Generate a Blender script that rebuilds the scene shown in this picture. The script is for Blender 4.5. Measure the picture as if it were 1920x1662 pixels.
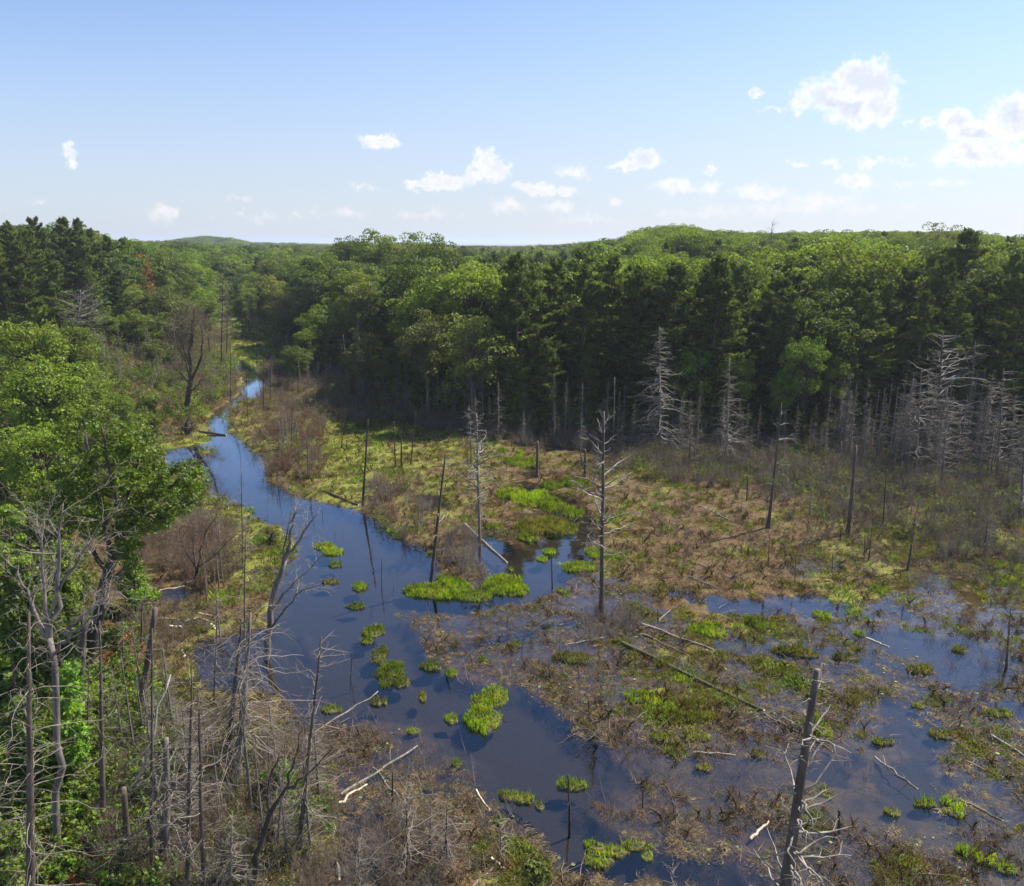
import bpy, math, time
import numpy as np
T0 = time.time()
# ------------------------------------------------------------------ scene, camera, sky, sun
for o in list(bpy.data.objects):
    bpy.data.objects.remove(o)
SC = bpy.context.scene
COL = SC.collection
RNG = np.random.default_rng(7)
CAM_H, FOC, PITCH = 22.0, 1450.0, math.atan(375.0 / 1450.0)
cam_data = bpy.data.cameras.new('camera')
cam_data.sensor_fit = 'HORIZONTAL'; cam_data.sensor_width = 36.0
cam_data.lens = 36.0 * FOC / 1920.0
cam_data.clip_start = 0.5; cam_data.clip_end = 30000
cam = bpy.data.objects.new('camera', cam_data); COL.objects.link(cam)
cam.location = (0, 0, CAM_H); cam.rotation_euler = (math.pi / 2 - PITCH, 0, 0)
SC.camera = cam

SUN_EL, SUN_AZ = math.radians(50), math.radians(62)      # azimuth from +Y towards +X
sun = bpy.data.objects.new('sun', bpy.data.lights.new('sun', 'SUN')); COL.objects.link(sun)
sun.data.energy = 4.8; sun.data.angle = math.radians(0.53); sun.data.color = (1.0, 0.94, 0.84)
sun.rotation_euler = (math.pi / 2 - SUN_EL, 0, -SUN_AZ + math.pi)
SC.view_settings.view_transform = 'Standard'; SC.view_settings.look = 'None'
SC.view_settings.gamma = 1.0; SC.view_settings.exposure = 0.95
SC.view_settings.use_curve_mapping = False
CY = SC.cycles
CY.max_bounces = 6; CY.diffuse_bounces = 2; CY.glossy_bounces = 2; CY.transmission_bounces = 4
CY.transparent_max_bounces = 8; CY.volume_bounces = 0
CY.use_denoising = True
try:
    CY.denoiser = 'OPENIMAGEDENOISE'
except Exception:
    pass
SKY_STRENGTH = 0.084

def ray(px, py):
    dx, dy = (px - 960.0) / FOC, -(py - 831.0) / FOC
    sp, cp = math.sin(PITCH), math.cos(PITCH)
    return np.array([dx, cp + dy * sp, -sp + dy * cp])

def ground(px, py, z=0.0):
    """Point of the horizontal plane z seen in that direction."""
    d = ray(px, py)
    t = (z - CAM_H) / d[2]
    return np.array([0, 0, CAM_H]) + t * d

def project(x, y, z=0.0):
    sp, cp = math.sin(PITCH), math.cos(PITCH)
    zz = z - CAM_H
    f = y * cp - zz * sp
    u = y * sp + zz * cp
    f = np.maximum(f, 0.1)
    return 960 + FOC * x / f, 831 - FOC * u / f

def over(p, py):
    """Height at which the vertical line through p is seen at row py."""
    d = ray(960, py)
    return CAM_H + d[2] / d[1] * p[1]

# ---- node helpers
class NT:
    def __init__(s, tree):
        s.t = tree; s.n = tree.nodes; s.l = tree.links
    def add(s, typ, ins=None, **props):
        nd = s.n.new(typ)
        for k, v in props.items():
            setattr(nd, k, v)
        for k, v in (ins or {}).items():
            if isinstance(v, bpy.types.NodeSocket):
                s.l.new(v, nd.inputs[k])
            else:
                nd.inputs[k].default_value = v
        return nd
    def math(s, op, a, b=0.0, c=0.0, clamp=False):
        nd = s.n.new('ShaderNodeMath'); nd.operation = op; nd.use_clamp = clamp
        for i, v in enumerate((a, b, c)):
            if isinstance(v, bpy.types.NodeSocket):
                s.l.new(v, nd.inputs[i])
            else:
                nd.inputs[i].default_value = v
        return nd.outputs[0]
    def vmath(s, op, a, b=(0, 0, 0)):
        nd = s.n.new('ShaderNodeVectorMath'); nd.operation = op
        for i, v in enumerate((a, b)):
            if isinstance(v, bpy.types.NodeSocket):
                s.l.new(v, nd.inputs[i])
            else:
                nd.inputs[i].default_value = v
        return nd
    def ramp(s, v, lo, hi, a=0.0, b=1.0, smooth=True):
        nd = s.n.new('ShaderNodeMapRange')
        nd.interpolation_type = 'SMOOTHSTEP' if smooth else 'LINEAR'
        s.l.new(v, nd.inputs[0])
        for i, x in zip((1, 2, 3, 4), (lo, hi, a, b)):
            nd.inputs[i].default_value = x
        return nd.outputs[0]
    def mix(s, f, a, b, blend='MIX'):
        nd = s.n.new('ShaderNodeMix'); nd.data_type = 'RGBA'; nd.blend_type = blend
        for i, v in ((0, f), (6, a), (7, b)):
            if isinstance(v, bpy.types.NodeSocket):
                s.l.new(v, nd.inputs[i])
            else:
                nd.inputs[i].default_value = v if i == 0 else tuple(v) + (1.0,) * (4 - len(v))
        return nd.outputs[2]
    def noise(s, vec, scale, detail=3, rough=0.55):
        return s.add('ShaderNodeTexNoise', {'Vector': vec, 'Scale': scale, 'Detail': detail, 'Roughness': rough}).outputs[0]

# ---- world: physical sky with fair-weather cumulus
world = bpy.data.worlds.new('World'); SC.world = world; world.use_nodes = True
w = NT(world.node_tree); w.n.clear()
sky = w.add('ShaderNodeTexSky', sky_type='NISHITA', sun_disc=False, sun_elevation=SUN_EL, sun_rotation=SUN_AZ,
            altitude=200, air_density=1.0, dust_density=0.6, ozone_density=2.2)
geo = w.add('ShaderNodeTexCoord').outputs['Generated']
sep = w.add('ShaderNodeSeparateXYZ', {0: geo})
ysafe = w.math('MAXIMUM', sep.outputs[1], 0.02)
uu = w.math('DIVIDE', sep.outputs[0], ysafe); vv = w.math('DIVIDE', sep.outputs[2], ysafe)
uv = w.add('ShaderNodeCombineXYZ', {0: uu, 1: vv, 2: 0.0}).outputs[0]
# (column, row, half width, half height, solidity) of every cloud seen over the forest
CLOUDS = [(1605, 150, 38, 32, 1.25), (1640, 165, 42, 42, 1.2), (1560, 180, 50, 30, 1.1), (1615, 200, 65, 30, 1.2), (1505, 190, 26, 20, .7),
          (1655, 205, 26, 25, 1.1), (1413, 176, 14, 7, .85), (1455, 207, 26, 5, .45), (1795, 228, 32, 20, 1.0), (1830, 248, 48, 17, 1.05),
          (1905, 215, 52, 34, 1.2), (1880, 245, 50, 20, 1.1), (1738, 228, 12, 10, .8), (1705, 230, 16, 6, .5),
          (1830, 290, 85, 20, .85), (1800, 280, 40, 15, .8), (1950, 290, 60, 22, .9), (1210, 297, 28, 18, .95), (1185, 308, 34, 10, .8), (1155, 312, 16, 6, .6),
          (912, 300, 20, 18, .9), (930, 322, 28, 18, .95), (885, 330, 18, 14, .85), (840, 344, 44, 13, .85), (790, 346, 34, 9, .8), (815, 332, 18, 10, .8),
          (990, 352, 28, 10, .8), (1020, 360, 30, 10, .8), (1060, 358, 20, 9, .75), (1075, 322, 28, 14, .5), (715, 268, 32, 14, .7), (735, 262, 10, 12, .7), (695, 262, 10, 8, .6),
          (130, 283, 15, 13, .72), (136, 300, 10, 14, .68), (73, 379, 12, 6, .35), (300, 400, 26, 14, .42), (325, 395, 12, 10, .42), (447, 372, 20, 7, .42), (450, 397, 14, 7, .4),
          (670, 350, 16, 8, .45), (700, 354, 12, 5, .35), (555, 403, 11, 7, .35), (950, 385, 42, 12, .5), (1040, 390, 60, 10, .38), (1270, 350, 40, 12, .6), (1330, 350, 20, 14, .5),
          (1330, 322, 14, 6, .45), (1425, 358, 55, 14, .65), (1500, 308, 24, 5, .45), (1560, 305, 35, 7, .4), (1635, 304, 28, 9, .55), (1700, 305, 25, 6, .45), (1605, 340, 35, 14, .6),
          (1540, 375, 60, 13, .45), (1640, 392, 60, 12, .35), (1770, 342, 45, 6, .35), (1690, 347, 20, 6, .35), (1160, 380, 14, 6, .4), (1100, 410, 70, 8, .28), (1300, 400, 90, 9, .3),
          (640, 400, 60, 8, .22), (800, 402, 70, 8, .25), (500, 408, 60, 7, .2), (1480, 392, 60, 10, .4)]
n1 = w.add('ShaderNodeTexNoise', {'Vector': uv, 'Scale': 34.0, 'Detail': 8.0, 'Roughness': 0.66})
n2 = w.add('ShaderNodeTexNoise', {'Vector': uv, 'Scale': 90.0, 'Detail': 4.0, 'Roughness': 0.6})
warp = w.vmath('SCALE', w.vmath('SUBTRACT', n2.outputs[1], (.5, .5, .5)).outputs[0]); warp.inputs[3].default_value = 0.026
uvw = w.vmath('ADD', uv, warp.outputs[0]).outputs[0]
field = None
for cx, cy, rx, ry, sol in CLOUDS:
    d = ray(cx, cy); cu, cv = d[0] / d[1], d[2] / d[1]
    q = w.vmath('SUBTRACT', uvw, (cu, cv, 0)).outputs[0]
    q = w.vmath('MULTIPLY', q, (FOC / rx / 1.25, FOC / ry / 1.25, 0)).outputs[0]
    ln = w.vmath('LENGTH', q).outputs['Value']
    f = w.math('MULTIPLY_ADD', ln, -sol, sol)
    field = f if field is None else w.math('MAXIMUM', field, f)
bumps = w.math('SUBTRACT', n1.outputs[0], 0.5)
dens = w.math('MULTIPLY_ADD', bumps, 1.5, field)
alpha = w.ramp(dens, -0.02, 0.5)
cloud_shade = w.math('MULTIPLY', w.ramp(field, 0.28, 0.75), w.ramp(n1.outputs[0], 0.66, 0.40))  # grey backlit centres painted into the cloud colour
n3 = w.add('ShaderNodeTexNoise', {'Vector': w.vmath('ADD', uv, (.010, .008, 0)).outputs[0], 'Scale': 34.0, 'Detail': 3.0, 'Roughness': 0.5})
lit = w.ramp(w.math('SUBTRACT', n3.outputs[0], n1.outputs[0]), -.10, .16)  # painted cloud shading: high on the greyer side, away from the sun
cloud_shade = w.math('MAXIMUM', w.math('MULTIPLY', cloud_shade, .8), w.math('MULTIPLY', lit, w.ramp(dens, .25, .7)))
lowv = w.ramp(vv, 0.0, 0.12)
cloudcol = w.mix(cloud_shade, (6.6, 6.6, 6.5), (4.6, 4.9, 5.7))
cloudcol = w.mix(lowv, (5.9, 5.8, 5.8), cloudcol)
veil = w.math('MULTIPLY', w.ramp(vv, 0.36, -0.02), 0.74)
hazecol = w.mix(w.ramp(uu, -0.7, 0.9), (3.8, 4.1, 4.8), (4.4, 4.5, 4.9))
skyc = w.mix(veil, w.mix(1.0, sky.outputs[0], (.95, 1.01, 1.15), 'MULTIPLY'), hazecol)
final = w.mix(w.math('MULTIPLY', alpha, 0.93), skyc, cloudcol)
bg = w.add('ShaderNodeBackground', {'Color': final, 'Strength': SKY_STRENGTH})
w.l.new(bg.outputs[0], w.add('ShaderNodeOutputWorld').inputs[0])

# ------------------------------------------------------------------ numpy noise and mesh helpers
def hash2(ix, iy, seed):
    h = (ix.astype(np.int64) * 374761393 + iy.astype(np.int64) * 668265263 + seed * 974711) & 0x7fffffff
    h = ((h ^ (h >> 13)) * 1274126177) & 0x7fffffff
    h = (h ^ (h >> 16)) & 0xffff
    return h / 65535.0

def vnoise(x, y, seed=0):
    ix, iy = np.floor(x), np.floor(y)
    fx, fy = x - ix, y - iy
    fx = fx * fx * (3 - 2 * fx); fy = fy * fy * (3 - 2 * fy)
    a = hash2(ix, iy, seed); b = hash2(ix + 1, iy, seed)
    c = hash2(ix, iy + 1, seed); d = hash2(ix + 1, iy + 1, seed)
    return (a + (b - a) * fx) * (1 - fy) + (c + (d - c) * fx) * fy

def fbm(x, y, seed=0, octaves=4):
    s, amp, tot = 0, 1.0, 0
    for k in range(octaves):
        s = s + amp * (vnoise(x * 2 ** k + 17.3 * k, y * 2 ** k - 9.1 * k, seed + k) - 0.5)
        tot += amp; amp *= 0.55
    return s / tot * 2

class MB:
    """Collects vertices and faces of one mesh."""
    def __init__(s):
        s.v = []; s.loops = []; s.tot = []; s.n = 0; s.mi = []
    def add(s, verts, faces, mi=0):
        verts = np.asarray(verts, float).reshape(-1, 3); faces = np.asarray(faces, np.int64)
        s.v.append(verts); s.loops.append((faces + s.n).ravel())
        s.tot.append(np.full(len(faces), faces.shape[1])); s.mi.append(np.full(len(faces), mi)); s.n += len(verts)
    def mesh(s, name, mats, smooth=False):
        me = bpy.data.meshes.new(name)
        v = np.concatenate(s.v); lo = np.concatenate(s.loops); to = np.concatenate(s.tot)
        me.vertices.add(len(v)); me.vertices.foreach_set('co', v.astype(np.float32).ravel())
        me.loops.add(len(lo)); me.loops.foreach_set('vertex_index', lo.astype(np.int32))
        me.polygons.add(len(to))
        me.polygons.foreach_set('loop_start', (np.cumsum(to) - to).astype(np.int32))
        me.polygons.foreach_set('material_index', np.concatenate(s.mi).astype(np.int32))
        if smooth:
            me.polygons.foreach_set('use_smooth', np.ones(len(to), bool))
        for m in (mats if isinstance(mats, (list, tuple)) else [mats]):
            me.materials.append(m)
        me.update(calc_edges=True)
        return me

def unit(v):
    return v / np.maximum(np.linalg.norm(v, axis=-1, keepdims=True), 1e-9)

def tubes(mb, paths, radii, sides=4, mi=0, cap=False):
    """paths (B,N,3), radii (B,N)."""
    paths = np.asarray(paths, float); radii = np.asarray(radii, float)
    if paths.ndim == 2:
        paths = paths[None]; radii = radii[None]
    B, N, _ = paths.shape
    tan = np.empty_like(paths)
    tan[:, 1:-1] = paths[:, 2:] - paths[:, :-2]
    tan[:, 0] = paths[:, 1] - paths[:, 0]; tan[:, -1] = paths[:, -1] - paths[:, -2]
    tan = unit(tan)
    main = unit(paths[:, -1] - paths[:, 0])
    ref = np.where(np.abs(main[:, 2:3]) > 0.8, np.array([[1., 0, 0]]), np.array([[0, 0, 1.]]))[:, None, :]
    a = unit(np.cross(tan, ref)); b = np.cross(tan, a)
    ang = np.arange(sides) / sides * 2 * math.pi
    ring = paths[:, :, None, :] + radii[:, :, None, None] * (a[:, :, None, :] * np.cos(ang)[None, None, :, None] + b[:, :, None, :] * np.sin(ang)[None, None, :, None])
    idx = np.arange(B * N * sides).reshape(B, N, sides)
    i0 = idx[:, :-1, :]; i1 = idx[:, 1:, :]
    f = np.stack([i0, np.roll(i0, -1, 2), np.roll(i1, -1, 2), i1], -1).reshape(-1, 4)
    mb.add(ring.reshape(-1, 3), f, mi)
    if cap:
        k = mb.n - B * N * sides
        caps = idx[:, -1, :]
        mb.loops.append((caps + k).ravel()); mb.tot.append(np.full(B, sides)); mb.mi.append(np.full(B, mi if cap is True else cap - 1))

def rand_unit(n, rng):
    v = rng.normal(size=(n, 3))
    return unit(v)

def leaves(mb, c, rng, length, width, bias=None, amount=0.0, mi=0, axis=None):
    """Diamond leaves at centres c; normals pulled towards bias, long axis towards axis."""
    n = len(c)
    nrm = rand_unit(n, rng)
    if bias is not None:
        nrm = unit(nrm * (1 - amount) + np.asarray(bias) * amount)
    t = rand_unit(n, rng) if axis is None else unit(axis + 0.45 * rand_unit(n, rng))
    a = unit(t - nrm * np.sum(t * nrm, 1, keepdims=True)); b = np.cross(nrm, a)
    s = rng.uniform(0.65, 1.35, (n, 1))
    l = a * length * s; wd = b * width * s
    v = np.stack([c - l, c + wd, c + l, c - wd], 1)
    mb.add(v.reshape(-1, 3), np.arange(n * 4).reshape(n, 4), mi)

def curves(start, direc, length, n, rng, droop=0.0, wig=0.05, lift=0.0):
    """Batches of wandering branch paths: (B,3),(B,3),(B,) -> (B,n,3)."""
    B = len(start)
    t = np.linspace(0, 1, n)[None, :, None]
    L = np.asarray(length).reshape(-1, 1, 1)
    droop = np.asarray(droop).reshape(-1, 1, 1) if np.ndim(droop) else droop
    p = start[:, None, :] + direc[:, None, :] * L * t
    z = np.array([0, 0, 1.0])[None, None, :]
    p = p - z * droop * L * t ** 2 + z * lift * L * t ** 3
    nz = np.cumsum(rng.normal(size=(B, n, 3)) * wig, 1); nz -= nz[:, :1]
    return p + nz * L / max(n - 1, 1) * 2.2

# ------------------------------------------------------------------ materials
def new_mat(name):
    m = bpy.data.materials.new(name); m.use_nodes = True
    t = NT(m.node_tree); t.n.clear()
    out = t.add('ShaderNodeOutputMaterial')
    return m, t, out

def foliage(name, ca, cb, cc=None, trans=0.38, var=0.35, gloss=0.05):
    m, t, out = new_mat(name)
    oi = t.add('ShaderNodeObjectInfo').outputs['Random']
    co = t.add('ShaderNodeTexCoord').outputs['Object']
    c = t.mix(oi, ca, cb)
    bright = t.ramp(t.math('FRACT', t.math('MULTIPLY', oi, 7.31)), 0, 1, .62, 1.35, False)
    n = t.noise(co, 0.7, 4, 0.6)
    k = t.ramp(n, 0.3, 0.7, 1 - var, 1 + var)
    if cc is not None:
        c = t.mix(t.ramp(t.noise(co, 1.9, 2), 0.5, 0.72), c, cc)
    fine = t.ramp(t.noise(co, 9.0, 1), 0.3, 0.7, 0.75, 1.25)
    k = t.math('MULTIPLY', t.math('MULTIPLY', k, fine), bright)
    c2 = t.vmath('SCALE', c); t.l.new(k, c2.inputs[3]); c = c2.outputs[0]
    df = t.add('ShaderNodeBsdfDiffuse', {'Color': c}).outputs[0]
    tc = t.mix(1.0, c, (1.25, 1.2, 0.5), 'MULTIPLY')
    tr = t.add('ShaderNodeBsdfTranslucent', {'Color': tc}).outputs[0]
    a = t.add('ShaderNodeMixShader', {0: trans, 1: df, 2: tr}).outputs[0]
    g = t.add('ShaderNodeBsdfGlossy', {'Color': (.8, .85, .8, 1), 'Roughness': 0.6}).outputs[0]
    t.l.new(t.add('ShaderNodeMixShader', {0: gloss * .5, 1: a, 2: g}).outputs[0], out.inputs[0])
    return m

def bark(name, ca, cb, scale=6.0, rough=0.9, vertical=0.15, bump=0.3):
    m, t, out = new_mat(name)
    oi = t.add('ShaderNodeObjectInfo').outputs['Random']
    co = t.add('ShaderNodeTexCoord').outputs['Object']
    st = t.vmath('MULTIPLY', co, (1, 1, vertical)).outputs[0]
    n = t.noise(st, scale, 4, 0.65)
    c = t.mix(t.ramp(n, 0.35, 0.68), ca, cb)
    k = t.math('MULTIPLY', t.ramp(oi, 0, 1, 0.8, 1.2, False), t.ramp(t.noise(co, 1.2, 2), .3, .7, .75, 1.2))
    c2 = t.vmath('SCALE', c); t.l.new(k, c2.inputs[3])
    b = t.add('ShaderNodeBsdfPrincipled', {'Base Color': c2.outputs[0], 'Roughness': rough})
    if bump:
        bm = t.add('ShaderNodeBump', {'Strength': bump, 'Distance': 0.05, 'Height': n})
        t.l.new(bm.outputs[0], b.inputs['Normal'])
    t.l.new(b.outputs[0], out.inputs[0])
    return m

M = {}
M['pine'] = foliage('pine_needles', (.062, .098, .014), (.11, .15, .018), (.155, .19, .022), trans=.3, var=.35, gloss=.03)
M['oak'] = foliage('broad_leaves', (.115, .185, .010), (.175, .24, .014), (.21, .26, .02), trans=.42)
M['maple'] = foliage('dark_broad_leaves', (.08, .135, .014), (.13, .18, .018), (.165, .205, .022), trans=.36)
M['birch'] = foliage('yellowish_leaves', (.13, .175, .02), (.16, .18, .022), (.12, .11, .025), trans=.4)
M['spruce'] = foliage('spruce_needles', (.014, .042, .022), (.022, .055, .024), trans=.2, var=.25, gloss=.03)
M['rust'] = foliage('rust_leaves', (.24, .085, .025), (.32, .15, .04), trans=.3)
M['sedge'] = foliage('bright_sedge', (.15, .25, .008), (.20, .30, .010), (.26, .29, .02), trans=.45, var=.3, gloss=.03)
M['olive'] = foliage('olive_sedge', (.17, .20, .018), (.23, .24, .024), (.20, .16, .05), trans=.4)
M['straw'] = foliage('straw_stems', (.17, .115, .048), (.11, .07, .028), (.25, .19, .085), trans=.2)
M['fern'] = foliage('green_fern', (.10, .21, .012), (.15, .26, .014), (.22, .25, .02), trans=.4)
M['redstem'] = foliage('red_brown_stems', (.20, .09, .05), (.15, .075, .045), (.2, .13, .08), trans=.15)
M['bark'] = bark('brown_bark', (.055, .038, .028), (.13, .095, .072))
M['bark_grey'] = bark('weathered_bark', (.10, .082, .070), (.22, .185, .16))
M['silver'] = bark('silvery_dead_wood', (.14, .12, .098), (.29, .255, .21), scale=4, rough=.75)
M['twig'] = bark('grey_twigs', (.13, .105, .082), (.25, .21, .165), scale=2, bump=0)
M['twig_brown'] = bark('brown_twigs', (.11, .072, .045), (.21, .145, .095), scale=2, bump=0)
M['birchbark'] = bark('pale_bark', (.20, .18, .155), (.42, .39, .34), scale=5, vertical=1.2)
M['chewed'] = bark('peeled_wood', (.48, .38, .24), (.72, .62, .45), scale=4, rough=.7)
M['mossy'] = bark('mossy_log_bark', (.04, .03, .018), (.085, .08, .024), scale=4, vertical=1)
M['charred'] = bark('dark_wet_wood', (.03, .022, .016), (.07, .05, .04))

# ------------------------------------------------------------------ terrain
EDGE = np.array([(-1500, 720), (-400, 740), (0, 735), (130, 712), (230, 680), (330, 645), (420, 606), (505, 602), (545, 640), (640, 692), (700, 725), (760, 755),
                 (860, 790), (950, 812), (1100, 822), (1400, 828), (1700, 842), (1920, 855), (2400, 900), (4000, 980)], float)

def to_poly(pts):
    return np.array([ground(a, b)[:2] for a, b in pts])

POOLS = [to_poly(p) for p in [
    [(1260, 1680), (1100, 1650), (1010, 1600), (960, 1560), (905, 1480), (872, 1420), (820, 1370), (740, 1340), (680, 1335), (610, 1350), (556, 1335), (556, 1290),
     (590, 1245), (560, 1180), (500, 1160), (545, 1060), (570, 1020), (500, 975), (440, 935), (385, 915), (368, 880), (398, 850), (388, 812), (430, 812), (482, 850),
     (500, 900), (560, 935), (620, 950), (680, 962), (720, 992), (780, 1020), (815, 1060), (840, 1095), (900, 1100), (905, 1065), (880, 1020), (905, 990), (960, 1020),
     (1010, 1050), (1080, 1062), (1050, 1100), (1000, 1125), (880, 1145), (770, 1150), (780, 1190), (800, 1235), (860, 1280), (960, 1292), (1012, 1312), (1060, 1352),
     (1112, 1402), (1190, 1450), (1140, 1480), (1080, 1500), (1092, 1540), (1150, 1578), (1240, 1598), (1400, 1625), (1520, 1700)],
    [(362, 1215), (440, 1190), (560, 1172), (600, 1240), (560, 1300), (445, 1305), (380, 1300)],
    [(440, 674), (456, 676), (492, 708), (500, 730), (482, 745), (446, 752), (432, 780), (428, 812), (394, 812), (388, 785), (420, 762), (455, 737), (460, 715), (440, 696)],
    [(300, 842), (370, 838), (392, 870), (380, 885), (310, 880)],
    [(990, 905), (1030, 925), (1075, 930), (1110, 960), (1118, 1045), (1090, 1058), (1015, 1050), (985, 1020), (1040, 1000), (1060, 975), (1000, 950), (960, 910)],
    [(980, 865), (1015, 865), (1005, 895), (985, 890)],
    [(780, 930), (830, 932), (832, 955), (790, 960)], [(300, 1105), (400, 1100), (440, 1115), (330, 1120)],
    [(1290, 1122), (1400, 1118), (1500, 1112), (1660, 1130), (1700, 1150), (1560, 1160), (1440, 1150), (1320, 1150)],
    [(1330, 1212), (1460, 1202), (1600, 1225), (1760, 1245), (1930, 1270), (1930, 1300), (1740, 1290), (1650, 1262), (1560, 1250), (1400, 1235)],
    [(1600, 1180), (1700, 1185), (1800, 1200), (1930, 1240), (1930, 1265), (1760, 1235), (1650, 1215)],
    [(1640, 1290), (1700, 1300), (1760, 1380), (1720, 1400), (1650, 1340)], [(1480, 1400), (1700, 1440), (1900, 1480), (1930, 1540), (1700, 1490), (1500, 1450)],
    [(1850, 1320), (1930, 1330), (1930, 1400), (1870, 1360)],
]]

def poly_sd(x, y, poly):
    """Signed distance, negative inside."""
    d2 = np.full(x.shape, 1e9); inside = np.zeros(x.shape, bool)
    n = len(poly)
    for i in range(n):
        ax, ay = poly[i]; bx, by = poly[(i + 1) % n]
        ex, ey = bx - ax, by - ay
        t = np.clip(((x - ax) * ex + (y - ay) * ey) / (ex * ex + ey * ey), 0, 1)
        d2 = np.minimum(d2, (x - ax - t * ex) ** 2 + (y - ay - t * ey) ** 2)
        if abs(ey) > 1e-9:
            c = ((ay > y) != (by > y)) & (x < ex * (y - ay) / ey + ax)
            inside ^= c
    d = np.sqrt(d2)
    return np.where(inside, -d, d)

# (column, row, radius, height in metres, mossiness)
LEVEL = [(1500, 1400, 160, -.06, .45), (1750, 1250, 120, -.06, .45), (1270, 1300, 110, .03, .6), (1120, 1210, 90, -.075, .3), (1350, 1010, 150, .14, .12), (1200, 960, 90, .10, .2),
         (1600, 1060, 120, .09, .35), (1750, 1130, 100, -.03, .6), (1820, 1180, 80, -.04, .6), (800, 800, 90, .16, .55), (700, 790, 60, .14, .85), (640, 870, 60, .14, .6), (740, 880, 60, .12, .5),
         (850, 860, 70, .14, .35), (1000, 840, 70, .14, .15), (1700, 900, 120, .25, .35), (1250, 880, 100, .2, .25), (450, 760, 80, .15, .3), (350, 740, 60, .25, .2), (470, 640, 50, .12, 1.0),
         (330, 1050, 70, .12, .15), (380, 1150, 60, .02, .3), (500, 1020, 60, .015, .7), (330, 970, 50, -.005, .9), (400, 1500, 110, .25, .5), (330, 1350, 80, .25, .35), (150, 1450, 130, .8, .6),
         (600, 1430, 70, -.12, .2), (700, 1430, 90, -.20, .15), (740, 1560, 90, -.17, .2), (650, 1350, 50, -.15, .2), (860, 1560, 60, -.07, .3), (900, 1640, 70, -.04, .4), (1250, 1520, 90, -.085, .4), (1400, 1570, 70, -.1, .3),
         (1650, 1340, 90, -.05, .45), (1800, 1450, 110, -.06, .45), (1780, 1600, 90, -.06, .55), (1600, 1600, 80, -.05, .4), (850, 1190, 80, -.13, .4), (900, 1230, 60, -.13, .3), (1010, 1150, 70, -.10, .4),
         (700, 1180, 50, -.09, .3), (620, 1250, 50, -.1, .3), (700, 980, 40, .05, .3), (760, 950, 50, .04, .3), (860, 1040, 40, .1, .15), (540, 890, 50, .15, .25), (950, 1000, 50, .0, .15),
         (1020, 950, 60, -.02, .05), (1050, 1000, 45, -.06, .05), (1190, 1370, 70, -.10, .2), (1100, 1310, 60, -.08, .3), (560, 1560, 60, .03, .3), (420, 830, 50, .02, .5), (360, 900, 40, -.01, .5), (1480, 1250, 80, -.05, .45), (1100, 1090, 60, .02, .3)]

def bias_map(x, y):
    px, py = project(x, y)
    num = np.zeros(x.shape); den = np.full(x.shape, 1e-6); mos = np.zeros(x.shape)
    for cx, cy, r, h, m in LEVEL:
        wgt = np.exp(-(((px - cx) / r) ** 2 + ((py - cy) / (r * 0.62)) ** 2))
        num += wgt * h; mos += wgt * m; den += wgt
    return num / den, mos / den

def forest_depth(x, y):
    """Rows behind the forest's front line, positive in the forest."""
    px, py = project(x, y)
    return np.interp(px, EDGE[:, 0], EDGE[:, 1]) - py

def hills(x, y):
    r = np.hypot(x, y); a = x / np.maximum(y, 1.0)
    s = lambda v, lo, hi: (lambda t: t * t * (3 - 2 * t))(np.clip((v - lo) / (hi - lo), 0, 1))
    right = s(a, .02, .22) * (s(r, 100, 220) * 7.0 + s(r, 220, 420) * 4.5)
    right += np.exp(-((a - .21) / .05) ** 2) * s(r, 120, 200) * 2.0
    left = s(-a, .40, .56) * (s(r, 75, 165) * 6.0) + s(-a, .3, .5) * s(r, 150, 320) * 2.5
    near = s(-a, .55, .68) * s(r, 22, 50) * 1.2
    far = s(r, 600, 3000) * 3.0
    knoll = np.exp(-((a + .382) / .055) ** 2) * s(r, 800, 1250) * (1 - s(r, 1500, 2500)) * 19
    roll = fbm(x / 140, y / 140, 31, 3) * s(r, 160, 500) * 2.0
    gen = s(r, 150, 300) * 0.8
    return right + left + near + far + knoll + roll + gen

def terrain(x, y, full=True):
    x = np.asarray(x, float); y = np.asarray(y, float)
    b, m = bias_map(x, y)
    fd = forest_depth(x, y)
    z = b + 0.095 * fbm(x / 2.0, y / 2.0, 3, 5) + 0.07 * fbm(x / 0.7, y / 0.6, 9, 3)
    z += 0.06 * fbm(x / 9, y / 9, 4, 3) + 0.10 * fbm(x / 5, y / 2.6, 14, 3)
    z = z + .07 * fbm(x / 1.4, y / 1.0, 22, 3)
    z -= .05 * np.clip((95 - y) / 40, 0, 1) * np.clip((x + 2) / 6, 0, 1)
    edge = np.clip(fd / 25.0 + 0.5, 0, 1)
    z = z + edge * 0.3 + hills(x, y)
    jit = 0.9 * fbm(x / 2.2, y / 2.2, 12, 4) + .35 * fbm(x / .6, y / .6, 15, 2)
    for i, p in enumerate(POOLS):
        x0, y0 = p.min(0) - 4; x1, y1 = p.max(0) + 4
        k = (x > x0) & (x < x1) & (y > y0) & (y < y1)
        if not k.any():
            continue
        sd = poly_sd(x[k], y[k], p) + jit[k] * (1.0 if i < 3 else 1.5 if i < 8 else 2.6)
        dep = -0.75 if i < 4 else -0.4
        t = np.clip((0.5 - sd) / 1.3, 0, 1); t = t * t * (3 - 2 * t)
        z[k] = np.where(t > 0, np.minimum(z[k], z[k] * (1 - t) + dep * t), z[k])
    return z, m

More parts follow.
